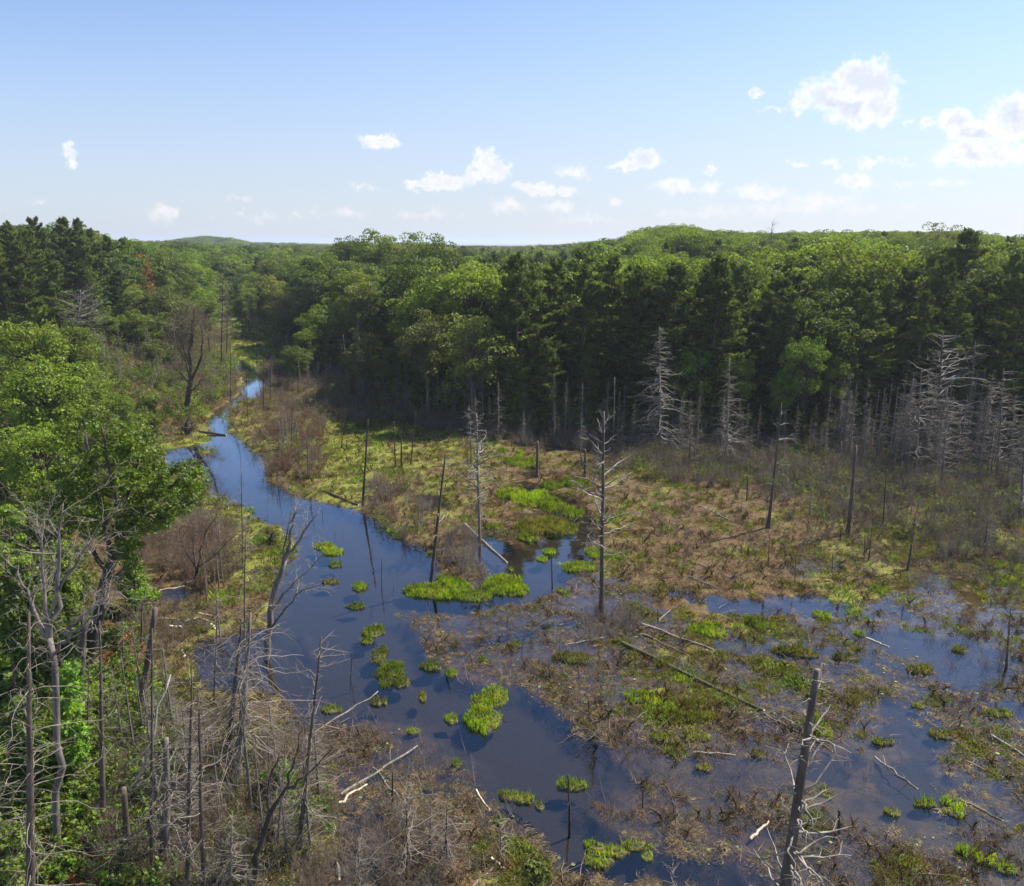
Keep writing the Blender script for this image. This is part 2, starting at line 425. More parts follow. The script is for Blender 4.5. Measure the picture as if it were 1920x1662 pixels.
def build_ground():
    th = np.radians(np.linspace(-52, 52, 430))
    r = np.concatenate([np.geomspace(9, 300, 640), np.geomspace(306, 14000, 90)])
    R, TH = np.meshgrid(r, th, indexing='ij')
    x = R * np.sin(TH); y = R * np.cos(TH)
    z, m = terrain(x, y)
    n, k = x.shape
    idx = np.arange(n * k).reshape(n, k)
    f = np.stack([idx[:-1, :-1], idx[:-1, 1:], idx[1:, 1:], idx[1:, :-1]], -1).reshape(-1, 4)
    mb = MB(); mb.add(np.stack([x, y, z], -1), f)
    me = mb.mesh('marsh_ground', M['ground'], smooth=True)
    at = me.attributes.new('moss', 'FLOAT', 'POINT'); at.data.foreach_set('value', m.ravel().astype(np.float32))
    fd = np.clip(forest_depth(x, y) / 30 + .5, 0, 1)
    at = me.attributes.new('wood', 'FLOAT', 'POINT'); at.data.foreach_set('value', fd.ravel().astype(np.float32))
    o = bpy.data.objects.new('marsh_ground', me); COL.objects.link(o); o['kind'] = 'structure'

m, t, out = new_mat('marsh_mud_and_moss')
co = t.add('ShaderNodeNewGeometry').outputs['Position']
sx = t.add('ShaderNodeSeparateXYZ', {0: co})
flat = t.vmath('MULTIPLY', co, (1, 1, 0.0)).outputs[0]
moss = t.add('ShaderNodeAttribute', attribute_name='moss').outputs['Fac']
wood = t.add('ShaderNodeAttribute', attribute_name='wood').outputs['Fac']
nA = t.noise(flat, 0.35, 6, .65); nB = t.noise(flat, 2.2, 6, .7); nC = t.noise(flat, 9.0, 4, .7); nD = t.noise(flat, 0.9, 5, .6)
st = t.add('ShaderNodeMapping', {'Vector': flat, 'Rotation': (0, 0, 0.5), 'Scale': (2, 9, 1)}).outputs[0]
nS = t.noise(st, 1.6, 4, .7)
c = t.mix(t.ramp(nB, .38, .62), (.055, .030, .011), (.15, .092, .028))
c = t.mix(t.ramp(nD, .55, .7), c, (.17, .075, .026))
c = t.mix(t.math('MULTIPLY', t.ramp(nS, .56, .7), .5), c, (.24, .17, .085))
g = t.math('ADD', t.math('ADD', moss, .08), t.math('MULTIPLY', t.math('SUBTRACT', nA, .5), 1.7))
g = t.math('ADD', g, t.math('MULTIPLY', t.math('SUBTRACT', nC, .5), 1.1))
c = t.mix(t.ramp(g, .32, .62), c, t.mix(t.ramp(nC, .35, .65), (.12, .135, .014), (.235, .25, .022)))
c = t.mix(t.math('MULTIPLY', t.ramp(nC, .64, .78), .6), c, (.27, .21, .11))
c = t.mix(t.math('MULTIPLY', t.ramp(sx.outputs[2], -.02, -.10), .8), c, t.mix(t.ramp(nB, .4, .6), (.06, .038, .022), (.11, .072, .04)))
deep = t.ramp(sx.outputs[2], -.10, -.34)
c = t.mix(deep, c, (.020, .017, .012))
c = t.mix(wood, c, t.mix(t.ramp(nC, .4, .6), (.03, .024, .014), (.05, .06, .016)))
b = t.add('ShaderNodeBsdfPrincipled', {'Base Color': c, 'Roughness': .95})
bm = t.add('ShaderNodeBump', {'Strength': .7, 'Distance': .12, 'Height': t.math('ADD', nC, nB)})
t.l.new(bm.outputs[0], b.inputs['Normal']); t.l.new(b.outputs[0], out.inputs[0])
M['ground'] = m

m, t, out = new_mat('pond_water')
co = t.add('ShaderNodeNewGeometry').outputs['Position']
rp = t.noise(co, 1.4, 3, .5)
bm = t.add('ShaderNodeBump', {'Strength': .10, 'Distance': .05, 'Height': rp})
fr = t.add('ShaderNodeFresnel', {'IOR': 1.34, 'Normal': bm.outputs[0]}).outputs[0]
gl = t.add('ShaderNodeBsdfGlossy', {'Color': (.70, .86, 1, 1), 'Roughness': 0.02, 'Normal': bm.outputs[0]}).outputs[0]
tr = t.add('ShaderNodeBsdfTransparent', {'Color': (.80, .74, .66, 1)}).outputs[0]
fr = t.math('MULTIPLY_ADD', fr, 2.1, .025, True)
t.l.new(t.add('ShaderNodeMixShader', {0: fr, 1: tr, 2: gl}).outputs[0], out.inputs[0])
M['water'] = m

build_ground()
mb = MB(); mb.add([(-160, 4, 0), (160, 4, 0), (160, 230, 0), (-160, 230, 0)], [[0, 1, 2, 3]])
o = bpy.data.objects.new('water', mb.mesh('water', M['water'])); COL.objects.link(o); o['kind'] = 'structure'
print('terrain', round(time.time() - T0, 1))

# ------------------------------------------------------------------ things
def empty(name, loc, label, cat, group=None, rz=0.0, sc=1.0):
    o = bpy.data.objects.new(name, None); COL.objects.link(o)
    o.location = loc; o.rotation_euler = (0, 0, rz); o.scale = (sc, sc, sc) if np.isscalar(sc) else sc
    o.empty_display_size = 0.3
    o['label'] = label; o['category'] = cat
    if group:
        o['group'] = group
    return o

def part(name, me, parent, label=None):
    o = bpy.data.objects.new(name, me); COL.objects.link(o); o.parent = parent
    if label:
        o['label'] = label
    return o

def tz(x, y):
    return float(terrain(np.array([x]), np.array([y]))[0][0])

# ---- prototypes: each returns a list of (part name, mesh)
def proto_pine(seed, h=18.0, wid=3.6, base=0.22, tuft=1.0, mat='pine', dens=1.0, name='white_pine'):
    rng = np.random.default_rng(seed)
    tb = MB(); cb = MB()
    tz_ = np.linspace(0, h * .97, 9)
    tp = np.stack([np.cumsum(rng.normal(size=9) * .05), np.cumsum(rng.normal(size=9) * .05), tz_], 1)
    tubes(tb, tp, np.interp(tz_, [0, h], [.24, .04]) * h / 18, 7)
    S, D, L = [], [], []
    z = base * h
    while z < h * .985:
        f = (z - base * h) / (h * (1 - base))
        prof = min(1, .55 + f * 1.8) * (1 - f) ** .62 + .06
        for k in range(rng.integers(4, 7)):
            if rng.random() < .12:
                continue
            az = rng.uniform(0, 2 * math.pi)
            el = math.radians(rng.uniform(-2, 16) + 38 * f ** 2)
            S.append([np.interp(z, tz_, tp[:, 0]), np.interp(z, tz_, tp[:, 1]), z + rng.uniform(-.2, .2)])
            D.append([math.cos(az) * math.cos(el), math.sin(az) * math.cos(el), math.sin(el)])
            L.append(wid * prof * rng.uniform(.55, 1.2))
        z += rng.uniform(.5, .95) * h / 18
    S, D, L = np.array(S), np.array(D), np.array(L)
    P = curves(S, D, L, 6, rng, droop=.12, wig=.035, lift=.16)
    tubes(tb, P, np.linspace(1, .2, 6)[None] * (.02 + .014 * L[:, None]), 3)
    C, A = [], []
    for i in range(len(S)):
        n = int((16 + 11 * L[i]) * dens)
        tt = rng.uniform(.25, 1.05, n) ** .8
        pos = np.stack([np.interp(tt, np.linspace(0, 1, 6), P[i, :, j]) for j in range(3)], 1)
        side = unit(np.cross(D[i], [0, 0, 1.0])[None])[0]
        wv = .30 * L[i] * np.sin(np.clip(tt, 0, 1) * math.pi * .85 + .25) * rng.uniform(-1, 1, n)
        pos = pos + side * wv[:, None] + np.array([0, 0, 1]) * (rng.uniform(-.05, .16, n) * tuft)[:, None]
        C.append(pos); A.append(np.tile(D[i], (n, 1)) + side * (wv * .6)[:, None] + [0, 0, .35])
    C = np.concatenate(C); A = unit(np.concatenate(A))
    for q in range(3):
        leaves(cb, C + rng.normal(size=C.shape) * .10 * tuft, rng, .24 * tuft, .075 * tuft, axis=A)
    return [('trunk', tb.mesh(name + '_trunk', M['bark'])), ('crown', cb.mesh(name + '_crown', M[mat]))]

def proto_broad(seed, h=15.0, wid=4.4, trunk=.30, clumps=95, per=95, leaf=.15, mat='oak', name='broadleaf', ragged=.25, tmat='bark', cr=1.15):
    rng = np.random.default_rng(seed)
    tb = MB(); cb = MB()
    n = 7; tz_ = np.linspace(0, h * .72, n)
    tp = np.stack([np.cumsum(rng.normal(size=n) * .12), np.cumsum(rng.normal(size=n) * .12), tz_], 1); tp[0, :2] = 0
    tubes(tb, tp, np.interp(tz_, [0, h], [.25, .05]) * h / 15, 7)
    c0 = np.array([tp[-1, 0], tp[-1, 1], h * (trunk + 1) / 2])
    hh = h * (1 - trunk) / 2
    u = rand_unit(clumps, rng); u[:, 2] = np.where(u[:, 2] < -.55, -u[:, 2], u[:, 2])
    rad = rng.uniform(.45, 1.0, clumps) ** .6 * (1 + rng.normal(size=clumps) * ragged * .4)
    lob = 1 + ragged * (np.sin(3 * np.arctan2(u[:, 1], u[:, 0]) + seed) * .6 + np.sin(5 * u[:, 2] + seed * 2) * .4)
    shape = np.where(u[:, 2] > 0, 1.0, .8)
    C = c0 + u * np.array([wid, wid, hh]) * (rad * lob * shape)[:, None]
    C[:, 2] = np.minimum(C[:, 2], h)
    att = np.clip((C[:, 2] / h) * .75, .25, .7) * h
    S = np.stack([np.interp(att, tz_, tp[:, j]) for j in range(3)], 1); S[:, 2] = att * .95
    V = C - S; L = np.linalg.norm(V, axis=1)
    P = curves(S, unit(V), L, 5, rng, droop=-.06, wig=.05)
    tubes(tb, P, np.linspace(1, .25, 5)[None] * (.02 + .018 * L[:, None]), 3)
    rr = cr * rng.uniform(.65, 1.25, clumps)
    for q in range(clumps):
        m_ = int(per * rr[q] ** 1.3 * rng.uniform(.7, 1.2))
        d = rand_unit(m_, rng); d[:, 2] = np.abs(d[:, 2]) * np.where(rng.random(m_) < .75, 1, -1)
        rad_ = rr[q] * rng.uniform(.55, 1.05, m_) ** .5
        pos = C[q] + d * rad_[:, None] * np.array([1, 1, .62])
        leaves(cb, pos, rng, leaf, leaf * .68, bias=d + [0, 0, .5], amount=.45)
    return [('trunk', tb.mesh(name + '_trunk', M[tmat])), ('crown', cb.mesh(name + '_crown', M[mat]))]

def proto_spruce(seed, h=8.0, wid=1.3, mat='spruce', name='spruce'):
    rng = np.random.default_rng(seed)
    tb = MB(); cb = MB()
    tubes(tb, [[0, 0, 0], [0, 0, h * .5], [0.03, 0, h]], [.1, .06, .012], 5)
    nb = 170
    f = np.sort(rng.uniform(0, 1, nb)); z = (.06 + .92 * f) * h
    az = rng.uniform(0, 2 * math.pi, nb); L = wid * ((1 - f) ** .8 + .07) * rng.uniform(.7, 1.15, nb)
    D = np.stack([np.cos(az), np.sin(az), np.full(nb, .1)], 1)
    P = curves(np.stack([0 * z, 0 * z, z], 1), D, L, 5, rng, droop=.35, wig=.03)
    C, A = [], []
    for i in range(nb):
        m_ = int(10 + 24 * L[i]); tt = rng.uniform(.1, 1, m_)
        pos = np.stack([np.interp(tt, np.linspace(0, 1, 5), P[i, :, j]) for j in range(3)], 1)
        C.append(pos + rng.normal(size=(m_, 3)) * [.1, .1, .05]); A.append(np.tile(D[i] - [0, 0, .4], (m_, 1)))
    leaves(cb, np.concatenate(C), rng, .17, .06, axis=unit(np.concatenate(A)))
    leaves(cb, np.concatenate(C), rng, .15, .06, axis=unit(np.concatenate(A)))
    return [('trunk', tb.mesh(name + '_trunk', M['bark'])), ('crown', cb.mesh(name + '_crown', M[mat]))]

def bare_conifer(seed, h, r0, whorls=18, per=5, blen=1.6, base=.15, droop=.45, up=.05, twigs=5, lean=(0, 0), taper=.18, profile='cone', tm='bark_grey', bmn='twig', kink=.05, top=1.0, twlen=.35, br=1.0):
    """Bare standing tree: trunk and branch meshes."""
    rng = np.random.default_rng(seed)
    n = 10; tt = np.linspace(0, 1, n)
    tp = np.stack([lean[0] * tt + np.cumsum(rng.normal(size=n) * kink) * h / 60, lean[1] * tt + np.cumsum(rng.normal(size=n) * kink) * h / 60, h * tt], 1)
    tp -= tp[0]; tp[0, 2] -= .5
    tb = MB(); bb = MB()
    rad = r0 * (1 - (1 - taper) * tt); rad[0] *= 1.7; tt_ = tt.copy()
    tubes(tb, tp, rad, 8, cap=True)
    nb = whorls * per
    f = base + (top - base) * (np.repeat(np.arange(whorls), per) + rng.uniform(-.35, .35, nb)) / whorls
    f = np.clip(f, base, .995)
    g = (f - base) / (1 - base)
    prof = {'cone': (1 - g) ** .75 + .12, 'column': 1 - .5 * g ** 2, 'top': .35 + .65 * np.sin(np.clip(g * 1.15, 0, 1) * math.pi)}[profile]
    L = blen * prof * rng.uniform(.35, 1.15, nb) ** 1.1
    az = rng.uniform(0, 2 * math.pi, nb)
    el = up + .35 * rng.normal(size=nb) * .5 + g * .25
    S = np.stack([np.interp(f, tt, tp[:, j]) for j in range(3)], 1)
    D = np.stack([np.cos(az) * np.cos(el), np.sin(az) * np.cos(el), np.sin(el)], 1)
    P = curves(S, D, L, 6, rng, droop=droop * rng.uniform(.5, 1.3, nb), wig=.10, lift=droop * .35)
    R = np.linspace(1, .22, 6)[None] * (.008 + .012 * L[:, None]) * br
    tubes(bb, P, R, 3)
    if twigs:
        k = nb * twigs
        bi = np.repeat(np.arange(nb), twigs); ft = rng.uniform(.25, .95, k)
        seg = np.minimum((ft * 5).astype(int), 4); fr = ft * 5 - seg
        s = P[bi, seg] * (1 - fr[:, None]) + P[bi, seg + 1] * fr[:, None]
        side = unit(np.cross(D[bi], [0, 0, 1.0])) * np.where(rng.random(k) < .5, 1, -1)[:, None]
        d2 = unit(D[bi] * .55 + side * rng.uniform(.5, 1, k)[:, None] + np.array([0, 0, 1]) * rng.normal(size=(k, 1)) * .35 - np.array([0, 0, droop * .6]))
        l2 = L[bi] * twlen * rng.uniform(.4, 1.2, k)
        q = curves(s, d2, l2, 4, rng, droop=droop * .5, wig=.08)
        tubes(bb, q, np.linspace(1, .3, 4)[None] * (.005 + .007 * l2[:, None]) * br, 3)
    return [('trunk', tb.mesh('dead_trunk', M[tm])), ('branches', bb.mesh('dead_branches', M[bmn]))]

def copy_thing(parts, name, loc, label, cat, group=None, rz=0, sc=1.0):
    e = empty(name, loc, label, cat, group, rz, sc)
    for nm, me in parts:
        part(nm, me, e)
    return e

PINES = [proto_pine(11, 18, 3.9, .10), proto_pine(12, 18, 3.4, .2), proto_pine(13, 18, 4.4, .08), proto_pine(14, 18, 3.1, .06, dens=1.1), proto_pine(15, 18, 3.8, .25, tuft=1.1)]
OAKS = [proto_broad(21, mat='oak'), proto_broad(22, wid=3.9, mat='oak', ragged=.4), proto_broad(23, wid=5, trunk=.22, mat='oak', clumps=115)]
MAPLES = [proto_broad(26, mat='maple'), proto_broad(27, wid=3.6, mat='maple', ragged=.35), proto_broad(28, wid=4.6, mat='maple', trunk=.2, clumps=110)]
BIRCHES = [proto_broad(31, h=12, wid=2.4, trunk=.25, clumps=95, per=75, leaf=.12, mat='birch', name='birch', ragged=.4, tmat='bark_grey', cr=.95),
           proto_broad(32, h=12, wid=2.9, trunk=.2, clumps=100, per=70, leaf=.12, mat='birch', name='birch', ragged=.4, tmat='bark_grey', cr=.95)]
SPRUCES = [proto_spruce(41), proto_spruce(42, wid=1.0)]
RUSTS = [proto_spruce(44, mat='rust', name='rust_conifer'), proto_broad(45, h=12, wid=2.4, clumps=45, per=50, leaf=.13, mat='rust', name='rust_tree', ragged=.5)]
DEADS = [bare_conifer(51, 10, .14, 22, 5, 2.0, .12), bare_conifer(52, 10, .13, 20, 5, 1.7, .1, droop=.6), bare_conifer(53, 10, .12, 16, 5, 1.5, .3, droop=.3), bare_conifer(54, 10, .15, 24, 5, 2.2, .05, droop=.5, twigs=7)]
GREYS = [bare_conifer(61, 14, .22, 16, 4, 4.2, .3, droop=.1, up=.15, twigs=6, profile='column', bmn='twig'), bare_conifer(62, 14, .2, 14, 4, 3.4, .35, droop=-.1, up=.35, twigs=7, profile='top', bmn='twig')]
POLES = [bare_conifer(71, 8, .11, 5, 3, .7, .4, twigs=0, droop=.1), bare_conifer(72, 8, .12, 8, 3, 1.0, .3, twigs=1, droop=.0), bare_conifer(73, 8, .10, 3, 2, .5, .5, twigs=0)]
print('prototypes', round(time.time() - T0, 1))

# ------------------------------------------------------------------ scattering for uncountable growth
def scatter(name, protos, pts, rot, scl, idx, label):
    col = bpy.data.collections.new(name + '_sources')
    for i, me in enumerate(protos):
        o = bpy.data.objects.new('%s_source_%02d' % (name, i), me); col.objects.link(o)
    me = bpy.data.meshes.new(name); n = len(pts)
    me.vertices.add(n); me.vertices.foreach_set('co', np.asarray(pts, np.float32).ravel())
    a = me.attributes.new('rot', 'FLOAT_VECTOR', 'POINT'); a.data.foreach_set('vector', np.asarray(rot, np.float32).ravel())
    a = me.attributes.new('scl', 'FLOAT_VECTOR', 'POINT')
    scl = np.asarray(scl, np.float32)
    if scl.ndim == 1:
        scl = np.repeat(scl[:, None], 3, 1)
    a.data.foreach_set('vector', scl.ravel())
    a = me.attributes.new('idx', 'INT', 'POINT'); a.data.foreach_set('value', np.asarray(idx, np.int32))
    o = bpy.data.objects.new(name, me); COL.objects.link(o)
    o['kind'] = 'stuff'; o['label'] = label; o['category'] = name.replace('_', ' ').split()[-1]
    ng = bpy.data.node_groups.new(name, 'GeometryNodeTree')
    ng.interface.new_socket('Geometry', in_out='INPUT', socket_type='NodeSocketGeometry')
    ng.interface.new_socket('Geometry', in_out='OUTPUT', socket_type='NodeSocketGeometry')
    N, Lk = ng.nodes, ng.links
    gi = N.new('NodeGroupInput'); go = N.new('NodeGroupOutput')
    ci = N.new('GeometryNodeCollectionInfo'); ci.inputs['Collection'].default_value = col
    ci.inputs['Separate Children'].default_value = True; ci.inputs['Reset Children'].default_value = True
    ip = N.new('GeometryNodeInstanceOnPoints'); ip.inputs['Pick Instance'].default_value = True
    for an, ty, sock in (('rot', 'FLOAT_VECTOR', 'Rotation'), ('scl', 'FLOAT_VECTOR', 'Scale'), ('idx', 'INT', 'Instance Index')):
        na = N.new('GeometryNodeInputNamedAttribute'); na.data_type = ty; na.inputs['Name'].default_value = an
        Lk.new(na.outputs[0], ip.inputs[sock])
    Lk.new(gi.outputs[0], ip.inputs['Points']); Lk.new(ci.outputs[0], ip.inputs['Instance']); Lk.new(ip.outputs[0], go.inputs[0])
    md = o.modifiers.new('growth', 'NODES'); md.node_group = ng
    return o

# ---- the live forest
FAM = {'pine': (PINES, 'pine_tree', 'pine tree', 18.0), 'oak': (OAKS, 'broadleaf_tree', 'broadleaf tree', 15.0), 'maple': (MAPLES, 'broadleaf_tree', 'broadleaf tree', 15.0),
       'birch': (BIRCHES, 'birch_tree', 'birch tree', 12.0), 'spruce': (SPRUCES, 'spruce_tree', 'spruce tree', 8.0), 'rust': (RUSTS, 'dying_tree', 'dying tree', 10.0),
       'dead': (DEADS, 'dead_tree', 'dead tree', 10.0), 'grey': (GREYS, 'dead_tree', 'dead tree', 14.0), 'pole': (POLES, 'dead_pole', 'dead trunk', 8.0)}
TREE_POS = []
def plant(kind, px, row, top, label, group=None, wide=1.0, var=None, dist=None):
    """A tree whose foot stands at (px,row) on the marsh plane, or dist metres out in that column, and whose tip is seen at row top."""
    fam, nm, cat, hp = FAM[kind]
    if dist is None:
        p = ground(px, row)
    else:
        d = ray(px, 456); p = d / d[1] * dist
    z = tz(p[0], p[1])
    h = over(p, top) - z
    k = h / hp
    v = fam[(var if var is not None else RNG.integers(len(fam))) % len(fam)]
    wd = wide * max(k, .55) if wide <= 1.001 else wide * k
    TREE_POS.append((p[0], p[1]))
    return copy_thing(v, nm, (p[0], p[1], z - .1), label, cat, group, RNG.uniform(0, 6.28), (wd, wd, k))

# front and landmark trees: (kind, column, distance or None, foot row, top row, width, variant, label)
FRONT = [
 ('pine', 22, 150, 0, 418, 1.0, 0, 'tall dark pine at the left edge of the skyline'), ('pine', 68, 150, 0, 408, .95, 2, 'dark pine with a feathery pointed top, left of the pine pair on the skyline'),
 ('pine', 118, 148, 0, 408, 1.0, 4, 'left one of the tall pine pair with plumed tops on the skyline'), ('pine', 150, 150, 0, 412, 1.0, 1, 'right one of the tall pine pair with plumed tops on the skyline'),
 ('pine', 172, 158, 0, 428, .9, 3, 'shorter pine leaning on the right side of the tall skyline pair'), ('pine', 200, 165, 0, 444, .9, 0, 'small dark pine where the left skyline drops'),
 ('pine', 232, 170, 0, 446, .9, 2, 'pointed dark pine at the foot of the left skyline slope'), ('pine', 90, 128, 0, 470, 1.0, 1, 'dark pine below the skyline pines on the left slope'),
 ('pine', 30, 112, 0, 500, 1.1, 2, 'broad dark pine at the left picture edge halfway up the slope'), ('pine', 150, 142, 0, 492, 1.1, 0, 'dark pine with layered boughs behind the spreading grey dead tree'),
 ('pine', 212, 138, 0, 505, 1.2, 2, 'layered pine with drooping bright boughs right of the spreading grey dead tree'), ('pine', 60, 96, 0, 560, 1.1, 4, 'low pine with bright layered boughs on the left bank'),
 ('oak', 20, 80, 0, 612, 1.0, 0, 'round bright broadleaf crown at the left edge above the dark hollow'), ('maple', 90, 84, 0, 625, 1.0, 1, 'round green crown left of the small dark spruce pair'),
 ('oak', 40, 66, 0, 672, 1.1, 1, 'bright green tree at the left edge above the big leaning tree'), ('oak', 110, 70, 0, 715, .9, 2, 'bright green tree just left of the narrow dark spruce'),
 ('oak', 10, 56, 0, 800, 1.0, 2, 'light green bushy tree at the left edge beside the big leaning tree'), ('maple', 40, 50, 0, 900, .9, 0, 'shaded green tree at the left edge behind the bare pale tree'),
 ('oak', 175, 74, 0, 745, .9, 0, 'green tree rising behind the big leaning tree'), ('oak', 235, 130, 0, 585, 1.0, 1, 'olive green crown right of the spreading grey dead tree'),
 ('birch', 262, 118, 0, 640, 1.1, 0, 'thin green birch behind the rust red conifer'), ('oak', 275, 140, 0, 590, 1.0, 2, 'rounded green crown above the rust red conifer'),
 ('birch', 330, 135, 0, 560, 1.3, 1, 'sparse olive tree left of the gnarled dark snag'), ('oak', 372, 170, 0, 545, 1.0, 0, 'green crown behind the gnarled dark snag'),
 ('birch', 300, 150, 0, 540, 1.3, 0, 'sparse grey green tree under the rust coloured crown'), ('rust', 262, 168, 0, 506, .6, 1, 'rust red crown standing out in the green left forest'),
 ('maple', 455, 190, 0, 545, 1.0, 1, 'green tree at the far end of the meadow'), ('birch', 505, 185, 0, 520, 1.2, 0, 'light green slender tree right of the meadow end'),
 ('birch', 530, 170, 0, 545, 1.2, 1, 'yellow green slender tree above the stream bend'), ('oak', 585, 130, 0, 575, .95, 1, 'yellow green tree on the point right of the upper stream'),
 ('oak', 560, 126, 0, 620, .9, 0, 'small bright tree leaning over the upper stream'), ('maple', 540, 118, 0, 650, .9, 2, 'low dark tree at the upper stream bend'),
 ('maple', 640, 150, 0, 500, 1.0, 0, 'tall green tree behind the point of the forest'), ('oak', 715, 185, 0, 438, .9, 1, 'tall feathery tree breaking the skyline left of centre'),
 ('oak', 660, 195, 0, 450, .9, 0, 'broad tree on the skyline just left of the feathery one'), ('birch', 752, 180, 0, 444, 1.1, 0, 'slim tree on the skyline just right of the feathery one'),
 ('maple', 805, 165, 0, 446, .9, 2, 'isolated tall tree on the skyline with horizon showing on both sides'), ('maple', 835, 140, 0, 462, .9, 0, 'dark round crown below the isolated skyline tree'),
 ('maple', 800, 118, 0, 492, 1.0, 2, 'big dark rounded tree with layered lit edge in the forest centre'), ('pine', 760, 122, 0, 510, 1.0, 0, 'dark pine left of the big rounded forest tree'),
 ('pine', 730, 125, 0, 520, .9, 1, 'dark pine over the shaded gap in the forest front'), ('pine', 700, 128, 0, 560, .9, 3, 'dark pine left of the shaded gap in the forest front'),
 ('birch', 795, 96, 0, 590, 1.1, 0, 'yellow green birch at the forest front behind the thin black pole'), ('birch', 885, 92, 0, 588, 1.1, 1, 'yellowish birch with brown top at the forest front'),
 ('birch', 672, 108, 0, 618, .9, 1, 'small yellow green tree behind the tall thin snag'), ('maple', 730, 110, 0, 655, .75, 1, 'low round grey green shrub tree at the forest front'),
 ('pine', 950, 98, 0, 520, 1.05, 2, 'dark pine with wide layered boughs at the forest front'), ('pine', 1000, 96, 0, 505, 1.1, 0, 'dark pine with lit tips left of the tall central pine'),
 ('pine', 1040, 100, 0, 485, 1.1, 4, 'tall dark pine behind the central snag'), ('pine', 1095, 95, 0, 500, 1.1, 1, 'dark pine directly behind the bare central snag'),
 ('pine', 1150, 96, 0, 480, 1.15, 3, 'dark pine with sunlit shelves left of the pyramid pine'), ('pine', 1205, 92, 0, 505, 1.1, 0, 'shaded pine left of the pyramid pine'),
 ('pine', 1268, 90, 0, 495, 1.25, 2, 'pyramid shaped pine with bright sunlit shelves of needles'), ('pine', 1345, 94, 0, 500, 1.1, 1, 'dull green pine right of the pyramid pine'),
 ('pine', 1400, 92, 0, 540, 1.1, 3, 'dull green pine above the pale dead spruce'), ('pine', 1480, 94, 0, 520, 1.2, 4, 'rounded dull pine under the bright broadleaf canopy'),
 ('pine', 1540, 96, 0, 545, 1.0, 2, 'dark pine in front of the bright broadleaf canopy'), ('pine', 1640, 90, 0, 545, 1.3, 4, 'dull pine with bare reddish lower trunk over the dark gap'),
 ('pine', 1810, 100, 0, 432, 1.25, 2, 'tallest dark pine on the right skyline'), ('pine', 1770, 98, 0, 500, 1.0, 0, 'dark pine left of the tallest right pine'),
 ('pine', 1880, 98, 0, 505, 1.1, 1, 'dull pine at the right edge beside the tallest one'), ('pine', 1925, 105, 0, 470, 1.1, 3, 'dark pine cut by the right picture edge'),
 ('oak', 1535, 84, 0, 640, .75, 0, 'low round green crown over the grassy belt right of centre'), ('oak', 1600, 86, 0, 670, .7, 1, 'small green crown right of the low round one'),
 ('oak', 1490, 84, 0, 695, .6, 1, 'small bright leafy tree beside the bent white pole'), ('oak', 1395, 86, 0, 668, .7, 0, 'small leafy tree above the pale dead spruce'),
 ('oak', 1310, 88, 0, 655, .75, 2, 'leafy tree at the foot of the pyramid pine'), ('oak', 1850, 86, 0, 628, .6, 1, 'small bright crown between the dead trees on the right'),
 ('oak', 215, None, 700, 590, 1.0, 1, 'small green tree at the lower right of the spreading grey dead tree'), ('maple', 250, None, 692, 600, 1.0, 0, 'small dark green tree behind the white dead pole'),
 ('oak', 290, None, 690, 612, 1.0, 2, 'light green small tree above the rust brown conifers'), ('birch', 322, None, 680, 600, 1.2, 1, 'slender olive tree on the bank left of the gnarled snag'),
 ('oak', 395, None, 668, 560, 1.0, 0, 'green tree at the left side of the far meadow'), ('birch', 185, None, 735, 660, 1.2, 0, 'thin greyish green tree right of the small spruces'),
 ('maple', 455, None, 640, 560, .9, 1, 'small round tree at the left of the meadow end'), ('oak', 620, None, 700, 600, 1.0, 2, 'yellow green rounded tree at the forest point'),
 ('maple', 590, None, 690, 625, 1.0, 1, 'low green tree at the foot of the forest point'), ('oak', 535, None, 655, 590, 1.0, 1, 'bright green small tree at the right side of the meadow'),
 ('spruce', 150, None, 700, 645, .9, 0, 'small dark narrow spruce, upper one of the pair on the left bank'), ('spruce', 152, None, 765, 700, .9, 1, 'small dark narrow spruce, lower one of the pair on the left bank'),
 ('rust', 272, None, 716, 665, 1.1, 0, 'rust red dying conifer behind the white fallen trunk'), ('rust', 305, None, 722, 690, .8, 0, 'small rust brown conifer right of the taller rust red one'),
 ('rust', 662, None, 745, 690, .9, 0, 'brown dying conifer beside the tall thin snag'), ('rust', 868, None, 790, 735, .6, 0, 'small orange brown conifer in the forest front shade'),
]
FRONT += [('grey', 1446, 170, 0, 415, .75, 1, 'bare twiggy treetop poking above the right skyline'), ('birch', 1768, 175, 0, 424, 1.0, 0, 'thin flat topped tree poking above the right skyline')]
for kind, px, dist, row, top, wd, var, lab in FRONT:
    plant(kind, px, row, top, lab, None, wd, var, dist)

SKYLINE = np.array([(-900, 415), (0, 418), (60, 418), (130, 415), (180, 432), (200, 450), (250, 456), (300, 455), (345, 448), (385, 443), (430, 447), (470, 455), (560, 456), (620, 458), (660, 452), (760, 452), (800, 457), (860, 462), (1000, 463),
                    (1080, 457), (1150, 453), (1190, 443), (1210, 431), (1270, 427), (1330, 436), (1400, 440), (1480, 441), (1600, 439), (1700, 438), (1800, 438), (1870, 448), (1930, 452), (3200, 440)], float)

def gen_forest():
    pts = []
    rng = np.random.default_rng(99)
    r, sp = 70.0, 4.3
    while r < 2600:
        sp = 4.3 + max(0, r - 160) * .012
        n = int(r * math.radians(96) / sp)
        th = np.radians(-48) + (np.arange(n) + rng.uniform(-.35, .35, n)) / n * math.radians(96)
        rr = r + rng.uniform(-.4, .4, n) * sp
        pts.append(np.stack([rr * np.sin(th), rr * np.cos(th)], 1))
        r += sp * .92
    p = np.concatenate(pts)
    fd = forest_depth(p[:, 0], p[:, 1])
    p = p[fd > 3 + 4 * fbm(p[:, 0] / 8, p[:, 1] / 8, 5, 2)]
    return p, rng

